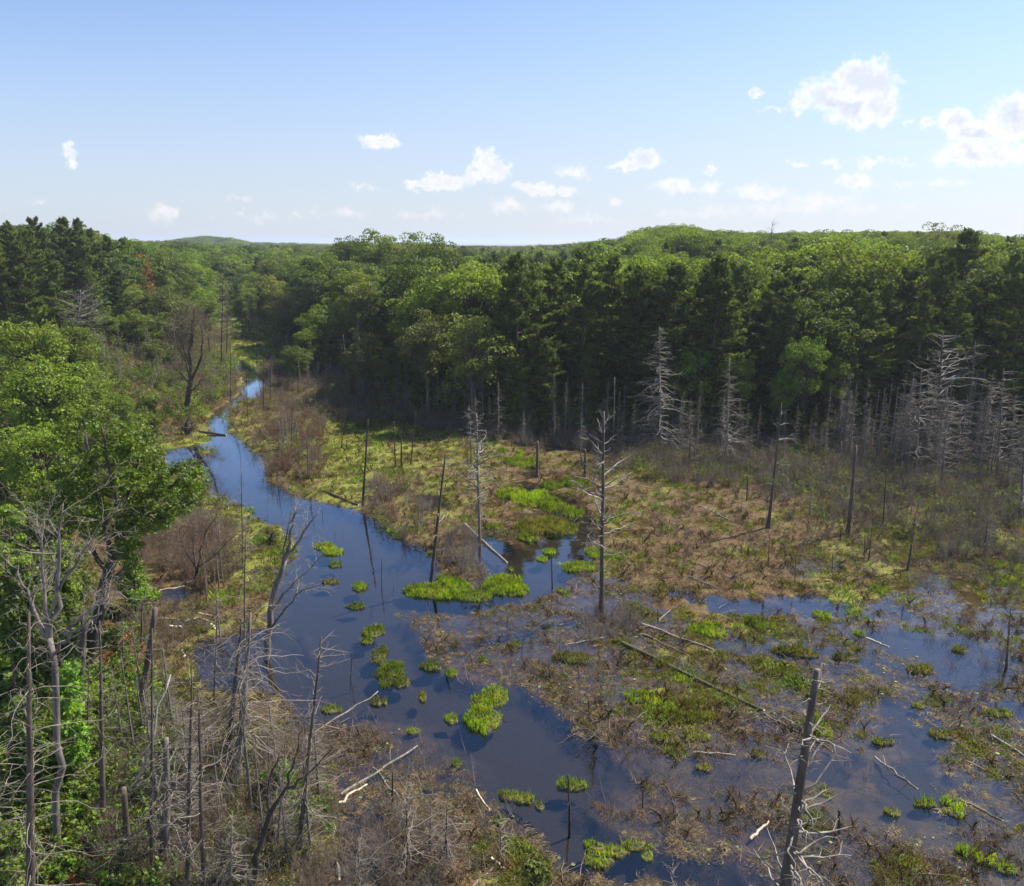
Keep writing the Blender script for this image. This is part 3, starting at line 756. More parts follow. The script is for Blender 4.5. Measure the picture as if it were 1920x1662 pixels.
P, rng = gen_forest()
z = terrain(P[:, 0], P[:, 1])[0]
px, prow = project(P[:, 0], P[:, 1], z)
R_ = np.hypot(P[:, 0], P[:, 1])
sky_row = np.interp(px, SKYLINE[:, 0], SKYLINE[:, 1])
hmax = over([0, P[:, 1]], 0) if False else None
dd = np.array([ray(960, s) for s in sky_row]); zmax = CAM_H + dd[:, 2] / dd[:, 1] * P[:, 1]
H = rng.uniform(13.5, 18.5, len(P)) + 1.5 * fbm(P[:, 0] / 40, P[:, 1] / 40, 8, 2)
fdv = forest_depth(P[:, 0], P[:, 1])
H = np.where(fdv < 12, H * rng.uniform(.55, .95, len(P)), H)
H = np.where((px > 880) & (R_ < 128) & (fdv > 6), rng.uniform(16.5, 20.5, len(P)), H)
# the front of the centre wood is lower than the wood behind
H = H * rng.uniform(.82, 1.06, len(P))
H = np.minimum(H, zmax - z - rng.exponential(1.1, len(P)) + .6)
keep = H > 6
front = np.array(TREE_POS)
dmin = np.full(len(P), 99.0)
for q in front:
    dmin = np.minimum(dmin, np.hypot(P[:, 0] - q[0], P[:, 1] - q[1]))
keep &= dmin > 2.6
keep &= ~((px > 235) & (px < 290) & (R_ < 172))
keep &= ~((px > 95) & (px < 215) & (R_ < 134)) & ~((px > 330) & (px < 470) & (R_ < 165))
P, z, H, px, R_, fdv = P[keep], z[keep], H[keep], px[keep], R_[keep], fdv[keep]
nz = fbm(P[:, 0] / 35, P[:, 1] / 35, 77, 3)
pine_w = np.where(px < 260, .75, np.where(px < 620, .22, np.where(px < 900, .35, np.where(px < 1130, .65, .55))))
pine_w = np.where((px > 1130) & (R_ > 104), .2, pine_w) + nz * .6
pine_w = np.where((px > 900) & (R_ < 104), .9, pine_w)
u = rng.random(len(P))
kind = np.where(u < pine_w, 0, np.where(rng.random(len(P)) < np.where(px > 1130, .85, .5) + nz * .4, 1, 2))
kind = np.where((rng.random(len(P)) < .10) & (px < 900), 3, kind)
KN = ['pine', 'oak', 'maple', 'birch']
order = np.argsort(R_)
def shorten(l):
    return ' '.join(l.split(' with ')[0].split(',')[0].split()[:9])
_sh = [shorten(f[7]) for f in FRONT]
MARK = [(f[1], f[2] or 90, s_) for f, s_ in zip(FRONT, _sh) if _sh.count(s_) == 1 and 3 < len(s_.split())]
RANK = {}
ORD = ['nearest', 'second nearest', 'third nearest', 'fourth nearest', 'fifth nearest', 'sixth nearest', 'seventh nearest', 'eighth nearest']
counts = [0, 0, 0, 0]; lim = [210, 150, 120, 60]
rest = []
def region(c):
    return ('on the left slope' if c < 260 else 'beyond the upper stream' if c < 560 else 'in the wood left of centre' if c < 900 else
            'in the dark wood behind the open bog' if c < 1250 else 'in the wood above the grassy belt' if c < 1600 else 'in the wood on the far right')
SHORT = {'pine': 'dark pine', 'oak': 'bright broadleaf', 'maple': 'green broadleaf', 'birch': 'pale birch'}
ADJ = {'pine': 'dark green pine', 'oak': 'bright green rounded broadleaf tree', 'maple': 'mid green broadleaf tree', 'birch': 'thin pale green birch'}
for i in order:
    k = kind[i]
    vis = -100 < px[i] < 2020
    if vis and counts[k] < lim[k]:
        counts[k] += 1
        fam, nm, cat, hp = FAM[KN[k]]
        v = fam[rng.integers(len(fam))]
        s = H[i] / hp; wd = s * rng.uniform(.9, 1.15) * (1.1 if k == 0 else 1.0)
        lm = min(MARK, key=lambda q: abs(q[0] - px[i]) + .25 * abs(q[1] - R_[i]))
        side = 'left' if px[i] < lm[0] else 'right'
        short = lm[2]
        key = (k, short, side); rk = RANK.get(key, 0); RANK[key] = rk + 1
        grp = '%ss %s' % (ADJ[KN[k]], region(px[i]))
        lab = ('%s, %s %s of the %s' % (SHORT[KN[k]], ORD[rk], side, short)) if rk < 8 else '%s hidden deep %s' % (ADJ[KN[k]], region(px[i]))
        lab = ' '.join(lab.split()[:16])
        copy_thing(v, nm, (P[i, 0], P[i, 1], z[i] - .1), lab, cat, grp, rng.uniform(0, 6.28), (wd, wd, s))
    else:
        rest.append(i)
rest = np.array(rest)
fm = [a for fam in (PINES[:3], OAKS, MAPLES) for a in fam]
trunkcrown = []
for fpar in fm:                                     # one joined mesh per kind for the far wood
    mb = MB()
    mats = []
    for nm, me in fpar:
        v = np.empty(len(me.vertices) * 3, np.float32); me.vertices.foreach_get('co', v)
        lo = np.empty(len(me.loops), np.int32); me.loops.foreach_get('vertex_index', lo)
        mats.append(me.materials[0])
        mb.add(v.reshape(-1, 3), lo.reshape(-1, 4), len(mats) - 1)
    trunkcrown.append(mb.mesh('far_tree', mats))
kk = kind[rest]; nr = len(rest)
idx = np.where(kk == 0, rng.integers(0, 3, nr), np.where(kk == 1, rng.integers(3, 6, nr), rng.integers(6, 9, nr)))
hp = np.where(kk == 0, 18.0, 15.0); s = H[rest] / hp
far_w = 1 + np.clip((R_[rest] - 200) * .0014, 0, 2.0)
scatter('distant_forest', trunkcrown, np.stack([P[rest, 0], P[rest, 1], z[rest] - .2], 1), np.stack([0 * s, 0 * s, rng.uniform(0, 6.28, nr)], 1),
        np.stack([s * far_w, s * far_w, s], 1), idx, 'unbroken green forest canopy running back to the horizon')
print('forest', len(P), counts, len(rest), round(time.time() - T0, 1))

# ------------------------------------------------------------------ dead standing trees placed one by one
def at_depth(px, py, y):
    d = ray(px, py)
    return np.array([0, 0, CAM_H]) + d * (y / d[1])

SEED = [500]; SNAGS = []
def snag(name, b, t_, r, label, whorls=10, per=3, blen=1.2, base=.2, droop=.1, up=.1, twigs=1, profile='column', tm='bark_grey', bmn='silver', kink=.05, taper=.25, split=False, group=None, cat='dead tree', top=1.0, twlen=.35, br=1.0):
    SEED[0] += 1; r *= .8 if t_[0] < 620 and b[1] > 1300 else .66
    p = ground(*b); z = tz(p[0], p[1])
    q = at_depth(t_[0], t_[1], p[1])
    h = q[2] - z
    parts = bare_conifer(SEED[0], h, r, whorls, per, blen, base, droop, up, twigs, (q[0] - p[0], 0), taper, profile, tm, bmn, kink, top, twlen, br)
    SNAGS.append((b[0], b[1], shorten(label)))
    e = empty(name, (p[0], p[1], z), label, cat, group)
    part('trunk', parts[0][1], e)
    if split and whorls:
        me = parts[1][1]
        v = np.empty(len(me.vertices) * 3, np.float32); me.vertices.foreach_get('co', v); v = v.reshape(-1, 3)
        nb = whorls * per; per_b = 18
        for i in range(nb):
            mb = MB(); k = np.arange(i * per_b, (i + 1) * per_b)
            ii = np.arange(18).reshape(6, 3); i0 = ii[:-1]; i1 = ii[1:]
            f = np.stack([i0, np.roll(i0, -1, 1), np.roll(i1, -1, 1), i1], -1).reshape(-1, 4)
            mb.add(v[k], f)
            if twigs:
                for s in range(twigs):
                    o0 = nb * 18 + (i * twigs + s) * 12
                    jj = np.arange(12).reshape(4, 3); a0 = jj[:-1]; a1 = jj[1:]
                    f2 = np.stack([a0, np.roll(a0, -1, 1), np.roll(a1, -1, 1), a1], -1).reshape(-1, 4)
                    mb.add(v[o0:o0 + 12], f2)
            part('branch', mb.mesh('branch', M[bmn]), e)
        bpy.data.meshes.remove(me)
    elif whorls:
        part('branches', parts[1][1], e)
    return e

S_ = snag
S_('snag', (1128, 1150), (1131, 772), .23, 'tallest bare snag near the picture centre with white upturned branches', 20, 3, 2.6, .22, -.1, .25, 2, split=True, tm='bark', profile='top', twlen=.45, br=1.9, taper=.4)
S_('snag', (1462, 1720), (1541, 1258), .34, 'big leaning bare snag in the right foreground with stubby white branches', 15, 4, 2.1, .04, .05, .2, 2, split=True, tm='bark', taper=.45, kink=.09, br=2.0)
S_('snag', (806, 1090), (836, 850), .20, 'bare dark snag leaning right behind the bright grass island', 7, 2, 2.0, .3, -.05, .25, 1, split=True, tm='bark', taper=.4, br=1.6)
S_('snag', (680, 950), (690, 786), .17, 'dark straight snag whose reflection crosses the blue channel', 4, 2, 1.1, .2, .3, .1, 0, tm='charred', taper=.45, split=True)
S_('dead_tree', (900, 1015), (894, 775), .19, 'grey dead tree thick with fine branches, left of the central snag', 18, 5, 2.2, .25, .15, .1, 4, tm='bark_grey', bmn='silver', taper=.3, br=2.0, profile='top')
S_('dead_tree', (884, 870), (880, 760), .12, 'thin grey dead tree touching the crown of the twiggy one', 10, 4, 1.4, .3, .3, .1, 3, bmn='silver', br=1.6)
S_('snag', (1440, 992), (1464, 755), .22, 'tall snag with a forked white top right of the pale dead spruce', 9, 3, 1.7, .15, .1, .2, 2, tm='bark', br=1.6)
S_('snag', (1590, 1003), (1606, 836), .26, 'thick broken topped snag with a flared foot in the brush', 4, 3, 1.0, .15, 0, .2, 1, tm='bark', taper=.55)
S_('stump_post', (1007, 896), (1008, 828), .23, 'short thick broken post beside the small bright tufts', 0, 0, tm='bark', taper=.75, cat='dead trunk')
S_('stump_post', (1097, 896), (1097, 843), .24, 'short thick trunk left of the central snag top', 2, 2, .6, tm='bark', taper=.6, cat='dead trunk')
S_('snag', (1092, 880), (1084, 800), .10, 'slender dead stem just left of the short thick trunk', 6, 3, .8, .2, tm='bark', bmn='twig')
S_('snag', (742, 880), (738, 790), .10, 'left one of three thin dark poles on the mossy flat', 0, 0, tm='charred', cat='dead trunk', taper=.6)
S_('snag', (753, 878), (752, 806), .14, 'middle one of three thin dark poles on the mossy flat', 2, 2, .5, tm='charred', cat='dead trunk', taper=.5)
S_('snag', (770, 876), (780, 772), .10, 'right leaning one of three thin dark poles on the mossy flat', 0, 0, tm='charred', cat='dead trunk', taper=.5)
S_('snag', (671, 778), (673, 590), .16, 'tall thin dark snag against the yellow green tree', 6, 2, 1.3, .3, .1, .1, 1, tm='charred')
S_('snag', (547, 840), (548, 745), .10, 'thin bare stem with one pale side branch above the red brown thicket', 6, 2, 1.5, .3, -.1, .5, 1, tm='charred')
S_('snag', (1702, 1068), (1719, 952), .12, 'thin leaning dead stem on the right bog', 7, 3, .5, .2, .1, 0, 1, tm='bark')
S_('snag', (1628, 1055), (1640, 940), .07, 'very thin stem left of the leaning dead stem on the right bog', 6, 3, .4, .2, .1, 0, 0, tm='bark', bmn='twig')
S_('snag', (1845, 1040), (1853, 968), .15, 'short dead trunk inside a grey twiggy thicket on the right', 8, 5, 1.3, .1, .3, 0, 4, tm='bark', bmn='twig')
S_('stump_post', (1070, 1540), (1066, 1452), .09, 'dark leaning stub rising from the bright grass clump in open water', 2, 2, .3, tm='charred', taper=.6, cat='dead trunk', kink=.2)
S_('stump_post', (1205, 1510), (1206, 1480), .05, 'small dark stub in open water right of the leaning one', 0, 0, tm='charred', taper=.7, cat='dead trunk')
S_('dead_tree', (1888, 1252), (1896, 1140), .12, 'bare dead sapling near the right edge above the blue runnels', 9, 4, 1.0, .1, .2, .1, 2, tm='bark', bmn='twig_brown')
S_('stump_post', (1573, 1566), (1574, 1520), .09, 'short dark stub with whisker branches right of the big leaning snag', 2, 3, .7, .6, tm='charred', taper=.8, cat='dead trunk')
S_('dead_tree', (1268, 1575), (1266, 1480), .03, 'wispy little dead sapling standing in the lower water', 9, 4, .5, .1, .3, .1, 1, bmn='twig')
S_('dead_tree', (938, 1610), (940, 1530), .035, 'wispy drooping sapling by the lower pool edge', 9, 4, .7, .15, .6, .1, 1, bmn='silver')
S_('dead_tree', (1262, 1700), (1262, 1620), .035, 'thin feathery dead sapling at the bottom edge', 10, 4, .6, .1, .3, .1, 1, bmn='silver')
# left slope and stream
S_('dead_tree', (150, 720), (151, 543), .25, 'spreading pale grey dead pine on the left slope', 13, 5, 4.4, .42, -.02, .2, 4, tm='silver', bmn='silver', profile='column')
S_('dead_tree', (178, 722), (174, 560), .18, 'second grey dead pine close right of the spreading one', 12, 5, 3.4, .3, .15, .05, 4, tm='bark_grey', bmn='twig')
S_('dead_tree', (415, 690), (417, 528), .22, 'dark dead pine with dense bare top beside the far meadow', 16, 5, 3.2, .35, .0, .15, 4, tm='charred', bmn='twig')
S_('dead_tree', (425, 668), (427, 590), .22, 'smaller dark dead tree at the foot of the far meadow', 12, 5, 2.6, .3, .0, .2, 4, tm='charred', bmn='twig')
S_('dead_tree', (300, 650), (301, 580), .13, 'white forked dead stem in the green trees of the left slope', 6, 3, 1.8, .3, -.1, .4, 1, tm='silver')
for (b, t_, r, lab) in [((432, 755), (432, 640), .09, 'thin dark stem standing just left of the upper stream'), ((398, 725), (398, 640), .07, 'pale thin stem nearest right of the gnarled snag'),
                        ((404, 735), (410, 650), .08, 'leaning pale stem between gnarled snag and stream'), ((240, 700), (238, 645), .10, 'white dead pole in front of the left green trees'),
                        ((314, 690), (313, 622), .08, 'pale dead pole right of the rust brown conifers'), ((342, 690), (341, 620), .08, 'slim pale pole just behind the gnarled snag'),
                        ((335, 735), (331, 672), .08, 'short leaning pale pole left of the gnarled snag'), ((328, 745), (322, 690), .07, 'short white pole left of the gnarled snag foot'),
                        ((482, 690), (480, 590), .10, 'thin dark tree stem right of the far meadow'), ((494, 770), (495, 655), .10, 'dark thin stem where the upper stream bends'),
                        ((506, 765), (508, 670), .09, 'second dark thin stem at the stream bend'), ((655, 745), (644, 628), .09, 'white leaning dead pole at the forest point'),
                        ((566, 745), (560, 680), .09, 'leaning pale pole in front of the small bright trees'), ((465, 790), (462, 700), .06, 'thin stem right of the narrow stream'),
                        ((288, 868), (287, 820), .09, 'dark pole at the left bank above the shallow pool'), ((520, 905), (519, 845), .07, 'dark pole at the left side of the red brown thicket'),
                        ((577, 900), (576, 800), .07, 'thin bare pole at the right side of the red brown thicket')]:
    S_('dead_pole', b, t_, r, lab, 4, 2, .7, .3, tm='silver' if 'pale' in lab or 'white' in lab else 'charred', bmn='twig', taper=.45, twigs=1, cat='dead trunk')
# forest front right
S_('dead_spruce', (1238, 850), (1236, 612), .20, 'tallest pale dead spruce in front of the dark forest', 32, 6, 3.6, .06, .35, -.05, 6, tm='bark_grey', bmn='silver', br=1.4, profile='cone', twlen=.3)
S_('dead_spruce', (1362, 872), (1369, 672), .17, 'pale dead spruce with even drooping whorls right of the tallest one', 26, 6, 2.9, .06, .3, 0, 5, tm='silver', bmn='twig', profile='cone', twlen=.25)
S_('dead_spruce', (1292, 880), (1296, 775), .13, 'small brownish dead spruce between the two pale ones', 16, 5, 1.8, .08, .5, 0, 4, tm='bark', bmn='twig_brown', profile='cone')
S_('dead_spruce', (820, 790), (822, 702), .12, 'small drooping grey dead spruce at the shaded forest foot left of centre', 14, 5, 2.2, .05, .5, 0, 5, bmn='twig', profile='cone')
S_('dead_spruce', (718, 750), (721, 655), .12, 'grey dead spruce with drooping lichen boughs left of the dark gap', 14, 5, 2.4, .05, .6, 0, 5, bmn='twig', profile='cone')
S_('dead_spruce', (640, 735), (641, 645), .10, 'thin grey dead spruce at the forest point', 14, 5, 1.9, .05, .5, 0, 4, bmn='twig', profile='cone')
S_('dead_pole', (1150, 850), (1153, 708), .08, 'straight bare pole against the black forest shade', 2, 2, .4, tm='silver', taper=.6, cat='dead trunk')
S_('dead_pole', (1186, 790), (1185, 655), .08, 'pale crooked pole hanging in the dark pines', 2, 2, .4, tm='silver', taper=.5, cat='dead trunk', kink=.2)
S_('dead_pole', (1578, 872), (1578, 828), .10, 'short white pole in front of the dark forest gap', 0, 0, tm='birchbark', taper=.8, cat='dead trunk')
S_('dead_pole', (1470, 872), (1472, 822), .08, 'short white pole with a bent white arm', 1, 1, 1.6, .97, tm='birchbark', taper=.8, cat='dead trunk')
S_('dead_tree', (1752, 870), (1769, 622), .27, 'huge dead pine with sunlit white limbs in front of the right forest', 22, 5, 4.2, .2, .05, .05, 3, tm='bark', bmn='silver', profile='top', br=1.25)
for (b, t_, r, bl, lab) in [((1716, 905), (1728, 690), .17, 3.0, 'dead pine with long level branches left of the huge one'), ((1764, 925), (1777, 745), .17, 2.4, 'dead trunk standing in the grass just right of the huge dead pine'),
                            ((1812, 862), (1830, 640), .18, 3.2, 'tall grey dead pine second right of the huge one'), ((1848, 870), (1862, 700), .16, 3.0, 'grey branchy dead pine under the tallest live pine'),
                            ((1868, 905), (1882, 690), .17, 2.8, 'dead pine with reddish trunk near the right edge'), ((1890, 875), (1905, 740), .14, 2.2, 'shorter dead pine near the right edge'),
                            ((1912, 985), (1924, 780), .18, 2.0, 'thick dark dead trunk cut by the right edge'), ((1690, 870), (1700, 760), .12, 2.2, 'small dead pine at the dark gap edge'),
                            ((1735, 880), (1742, 700), .13, 2.6, 'slender dead pine between the huge one and its left neighbour'), ((1795, 880), (1802, 760), .12, 2.0, 'small dead pine right of the huge one')]:
    S_('dead_pine', b, t_, r, lab, 16, 4, bl, .2, .15, .0, 3, tm='bark_grey', bmn='twig', profile='column', br=1.1)
for (b, t_, r, lab) in [((1400, 940), (1402, 895), .10, 'dark little stump tree on the bog left of the tall forked snag'), ((1575, 1020), (1577, 985), .06, 'thin stem in front of the flared foot snag'),
                        ((1620, 1050), (1622, 1000), .05, 'short thin stem right of the flared foot snag'), ((1490, 1095), (1492, 1045), .05, 'dark stick on the wet brown bog'),
                        ((1440, 1065), (1443, 1000), .05, 'thin grey stem below the tall forked snag'), ((1560, 1075), (1562, 1035), .05, 'short dark stem in the middle of the brown bog'),
                        ((1645, 840), (1648, 800), .10, 'dark stub at the forest gap'), ((1655, 990), (1662, 880), .10, 'thin tall stem in the brush right of the flared foot snag'),
                        ((1036, 1100), (1034, 1035), .08, 'thin stub mirrored in the small pool left of the central snag'), ((1182, 1170), (1182, 1142), .05, 'short peg in the twigs right of the central snag foot'),
                        ((1234, 1168), (1232, 1140), .05, 'short peg at the upper end of the tan log'), ((655, 1275), (660, 1225), .05, 'dark stub at the left shore of the blue channel'),
                        ((714, 1100), (716, 1045), .05, 'forked dark stick in the blue channel beside a grass clump'), ((1300, 880), (1303, 830), .07, 'stub in the grey brush belt'),
                        ((640, 845), (642, 820), .14, 'black stub, left of a pair on the mossy flat'), ((650, 845), (651, 830), .14, 'lower black stub, right of a pair on the mossy flat')]:
    S_('dead_stub', b, t_, r, lab, 2, 2, .4, .5, tm='charred', bmn='twig', taper=.6, twigs=0, cat='stub')

# left foreground stand
S_('dead_spruce', (60, 1760), (54, 1150), .20, 'dead spruce with long drooping pale branches at the left edge', 17, 4, 2.5, .12, .6, .1, 4, tm='bark', bmn='twig', profile='column', twlen=.4, br=.7)
S_('dead_spruce', (2, 1700), (-4, 1330), .14, 'drooping dead spruce cut by the left picture edge', 12, 4, 2.2, .3, .5, .1, 4, tm='bark', bmn='twig', profile='column', br=.7)
S_('dead_tree', (150, 1430), (158, 1150), .26, 'shaded brown trunk behind the pale bare tree', 3, 3, 1.4, .7, tm='bark', taper=.6)
S_('dead_spruce', (199, 1585), (187, 1165), .15, 'straight reddish brown bare pole rising from orange ferns', 14, 3, 1.1, .35, .1, .05, 2, tm='bark', bmn='twig', profile='cone')
S_('dead_tree', (262, 1365), (291, 1140), .22, 'stout brown snag leaning right above the left bank', 4, 3, .9, .3, .2, .1, 2, tm='bark', taper=.65)
S_('dead_tree', (244, 1620), (232, 1478), .16, 'short broken brown trunk beside the orange ferns', 0, 0, tm='bark', taper=.8, cat='dead trunk')
S_('dead_spruce', (286, 1665), (285, 1180), .10, 'very thin straight dark pole left of the white leaning trunk', 14, 3, 1.0, .4, .2, .1, 2, tm='bark', bmn='twig')
S_('dead_spruce', (311, 1640), (310, 1385), .24, 'thick grey brown trunk with fine drooping twigs in the lower left thicket', 14, 5, 2.2, .2, .35, .1, 5, tm='bark_grey', bmn='twig', taper=.5)
S_('dead_spruce', (352, 1690), (362, 1255), .12, 'thin dark trunk with pale twigs in the middle of the lower left thicket', 18, 4, 1.6, .25, .3, .1, 3, tm='bark', bmn='twig')
S_('dead_spruce', (384, 1700), (373, 1290), .12, 'crooked dark trunk right of the thin one in the lower left thicket', 14, 3, 1.5, .3, .2, .2, 3, tm='bark', bmn='twig', kink=.12)
S_('dead_tree', (444, 1478), (470, 1150), .25, 'grey dead tree veiled in long drooping pale branches over the left pond', 24, 5, 2.7, .2, .8, .0, 5, tm='bark_grey', bmn='twig', profile='column', twlen=.45, br=.75)
S_('dead_tree', (428, 1440), (452, 1160), .20, 'second trunk close left of the veiled grey dead tree', 12, 4, 1.9, .3, .6, .05, 4, tm='bark', bmn='twig', profile='column', br=.75)
S_('dead_tree', (558, 1615), (603, 1195), .13, 'slender dark dead tree leaning right with arching pale branches', 16, 4, 1.5, .25, .25, .1, 3, tm='bark', bmn='twig', profile='column')
S_('dead_spruce', (455, 1065), (452, 880), .09, 'thin feathered dead larch at the left channel edge', 20, 4, 1.0, .15, .3, .05, 3, tm='bark', bmn='twig', profile='cone')
S_('dead_tree', (456, 1200), (462, 985), .10, 'thin crooked dead stem just left of the forked grey tree', 9, 3, 1.5, .3, -.1, .3, 2, tm='bark_grey', bmn='twig', kink=.1)
S_('dead_spruce', (762, 1650), (763, 1480), .08, 'thin dark dead spruce with fanned grey branches in the bottom thicket', 14, 5, 1.5, .25, .4, .1, 3, tm='charred', bmn='twig', br=.8)
S_('dead_spruce', (806, 1600), (808, 1500), .07, 'left one of two small drooping dead spruces at the pond edge', 14, 5, 1.1, .15, .7, .1, 3, tm='charred', bmn='twig', br=.8)
S_('dead_spruce', (836, 1630), (838, 1510), .08, 'right one of two small drooping dead spruces at the pond edge', 14, 5, 1.1, .15, .7, .1, 3, tm='charred', bmn='twig', br=.8)
S_('dead_spruce', (735, 1520), (736, 1440), .09, 'small dark stump tree with spiky arms at the thicket corner', 8, 4, .9, .3, -.2, .5, 2, tm='charred', bmn='twig_brown')
S_('dead_spruce', (675, 1700), (672, 1570), .06, 'thin pale sapling at the bottom edge of the thicket', 12, 4, 1.0, .2, .3, .1, 2, bmn='twig')
S_('dead_spruce', (432, 1690), (434, 1530), .09, 'dead sapling with hanging grey twigs near the bottom edge', 14, 5, 1.2, .2, .4, .1, 4, bmn='twig')
S_('dead_spruce', (520, 1600), (535, 1400), .07, 'thin bare sapling left of the slender leaning dead tree', 12, 4, 1.2, .3, .2, .2, 3, bmn='twig')
S_('dead_spruce', (232, 1300), (230, 1160), .07, 'thin stem in the brown scrub left of the stout snag', 12, 4, .9, .3, .2, .1, 3, bmn='twig')
S_('dead_spruce', (168, 1500), (167, 1230), .07, 'very thin dark stem left of the straight reddish pole', 8, 3, .6, .4, .2, .1, 1, tm='bark', bmn='twig')
S_('dead_spruce', (402, 1330), (408, 1120), .08, 'thin stem beside the chewed log pile', 14, 4, 1.2, .25, .3, .1, 3, bmn='twig')

def custom_tree(name, foot, limbs, label, tm='bark_grey', bm='silver', subs=8, sub_len=1.2, twigs=5, spread=.8, seed=1, cat='dead tree', leafmat=None, up=.25, dy=1.0):
    """limbs: list of (radius0, radius1, [(px,py,dy)...]) traced in the vertical plane through the foot."""
    rng = np.random.default_rng(seed)
    p = ground(*foot); z = tz(p[0], p[1]); org = np.array([p[0], p[1], z])
    e = empty(name, tuple(org), label, cat)
    tw = MB()
    for i, (r0, r1, pts) in enumerate(limbs):
        a = np.array([at_depth(q[0], q[1], p[1] + (q[2] if len(q) > 2 else 0)) for q in pts]) - org
        if i == 0:
            a[0] = (0, 0, -.4)
        s = np.concatenate([[0], np.cumsum(np.linalg.norm(np.diff(a, axis=0), axis=1))])
        n = 10; ss = np.linspace(0, s[-1], n)
        path = np.stack([np.interp(ss, s, a[:, j]) for j in range(3)], 1)
        path[1:-1] += rng.normal(size=(n - 2, 3)) * .05
        mb = MB(); tubes(mb, path, np.linspace(r0, r1, n), 7, cap=True)
        part('trunk' if i == 0 else 'limb', mb.mesh('limb', M[tm]), e)
        k = subs if i else max(2, subs // 3)
        ft = rng.uniform(.3 if i else .65, 1, k); st = np.stack([np.interp(ft * s[-1], ss, path[:, j]) for j in range(3)], 1)
        tan = unit((path[-1] - path[0])[None])
        d = unit(tan * .7 + rand_unit(k, rng) * spread + [0, 0, up])
        L = sub_len * rng.uniform(.5, 1.3, k)
        P1 = curves(st, d, L, 6, rng, droop=.05, wig=.07)
        tubes(tw, P1, np.linspace(1, .25, 6)[None] * (.007 + .007 * L[:, None]), 4)
        kk = k * twigs; bi = np.repeat(np.arange(k), twigs); f = rng.integers(1, 6, kk)
        s2 = P1[bi, f]; d2 = unit(d[bi] * .6 + rand_unit(kk, rng) * .8 + [0, 0, up]); L2 = L[bi] * rng.uniform(.25, .6, kk)
        P2 = curves(s2, d2, L2, 5, rng, wig=.08); tubes(tw, P2, np.linspace(1, .3, 5)[None] * (.005 + .004 * L2[:, None]), 3)
        k3 = kk * 2; b3 = np.repeat(np.arange(kk), 2); s3 = P2[b3, rng.integers(1, 5, k3)]
        P3 = curves(s3, unit(d2[b3] * .6 + rand_unit(k3, rng) * .8), L2[b3] * rng.uniform(.3, .7, k3), 4, rng, wig=.08)
        tubes(tw, P3, np.full((k3, 4), .006), 3)
    part('twigs', tw.mesh('twigs', M[bm]), e)
    return e, org, rng

custom_tree('dead_tree', (108, 1640), [(.13, .10, [(108, 1640), (109, 1480), (106, 1330), (92, 1195)]), (.075, .02, [(92, 1200), (84, 1110), (75, 1010), (82, 960)]),
            (.07, .02, [(94, 1195), (110, 1120), (140, 1060), (165, 1020, -.5)]), (.09, .02, [(92, 1200), (60, 1140), (35, 1060, .5)]), (.09, .02, [(100, 1160), (108, 1080), (112, 1000), (118, 945)]),
            (.08, .02, [(120, 1190, -.2), (180, 1130), (222, 1112), (240, 1125)]), (.07, .02, [(96, 1230), (140, 1180, -1), (190, 1150, -1.5)])],
            'pale bare tree with wide spreading white crown at the left', tm='bark_grey', bm='twig', subs=10, sub_len=1.4, twigs=5, seed=3)
custom_tree('dead_tree', (495, 1235), [(.20, .12, [(495, 1235), (505, 1160), (520, 1090), (535, 1050)]), (.10, .03, [(535, 1050), (545, 1000), (550, 950)]), (.10, .02, [(535, 1050), (562, 1010), (590, 970), (598, 960)]),
            (.07, .02, [(530, 1062), (538, 990), (565, 955)]), (.09, .02, [(510, 1140), (555, 1090), (610, 1035)]), (.07, .02, [(500, 1190), (560, 1110, -1), (600, 1095, -1.5)])],
            'forked grey dead tree leaning right over the blue channel', tm='bark_grey', bm='silver', subs=8, sub_len=1.1, twigs=5, seed=5)
custom_tree('dead_tree', (346, 785), [(.42, .28, [(346, 785), (352, 745), (358, 715)]), (.25, .08, [(358, 715), (356, 665), (360, 600)]), (.2, .05, [(358, 715), (378, 670), (380, 625), (370, 600)]),
            (.14, .04, [(356, 720), (335, 695), (325, 690)]), (.14, .04, [(354, 740), (375, 715), (385, 708)]), (.12, .04, [(357, 690), (340, 640), (345, 600)]), (.1, .03, [(360, 650), (365, 590), (366, 575)]),
            (.1, .03, [(356, 705), (345, 670), (335, 655)])],
            'gnarled dark many limbed snag left of the upper stream', tm='charred', bm='twig_brown', subs=34, sub_len=2.3, twigs=9, seed=8, up=0.0, spread=1.1)
custom_tree('bare_sapling', (462, 1690), [(.11, .07, [(462, 1690), (485, 1600), (505, 1530), (530, 1490)]), (.06, .02, [(505, 1540), (505, 1460), (525, 1410)]), (.05, .015, [(530, 1490), (560, 1460), (600, 1430), (625, 1400)]),
            (.05, .015, [(525, 1495), (555, 1420), (570, 1360)])],
            'dark forked sapling curving right at the bottom of the thicket', tm='charred', bm='twig_brown', subs=7, sub_len=.8, seed=9)
custom_tree('bare_shrub', (362, 1105), [(.09, .05, [(362, 1105), (368, 1075), (375, 1050)]), (.05, .015, [(370, 1065), (400, 1045), (435, 1010)]), (.05, .015, [(372, 1060), (380, 1010), (415, 950)]),
            (.05, .015, [(366, 1080), (362, 1020), (365, 990)]), (.04, .01, [(370, 1070), (345, 1030), (330, 1000)])],
            'broom shaped olive brown bush on the left marsh', tm='charred', bm='twig_brown', subs=16, sub_len=1.5, twigs=7, seed=12, cat='bush', up=.6)
custom_tree('fallen_birch', (242, 1530), [(.11, .03, [(242, 1530), (262, 1470), (280, 1400), (300, 1330, .5), (320, 1265, 1)])],
            'white dead trunk leaning right out of the lower left thicket', tm='birchbark', bm='silver', subs=8, sub_len=.8, seed=14)

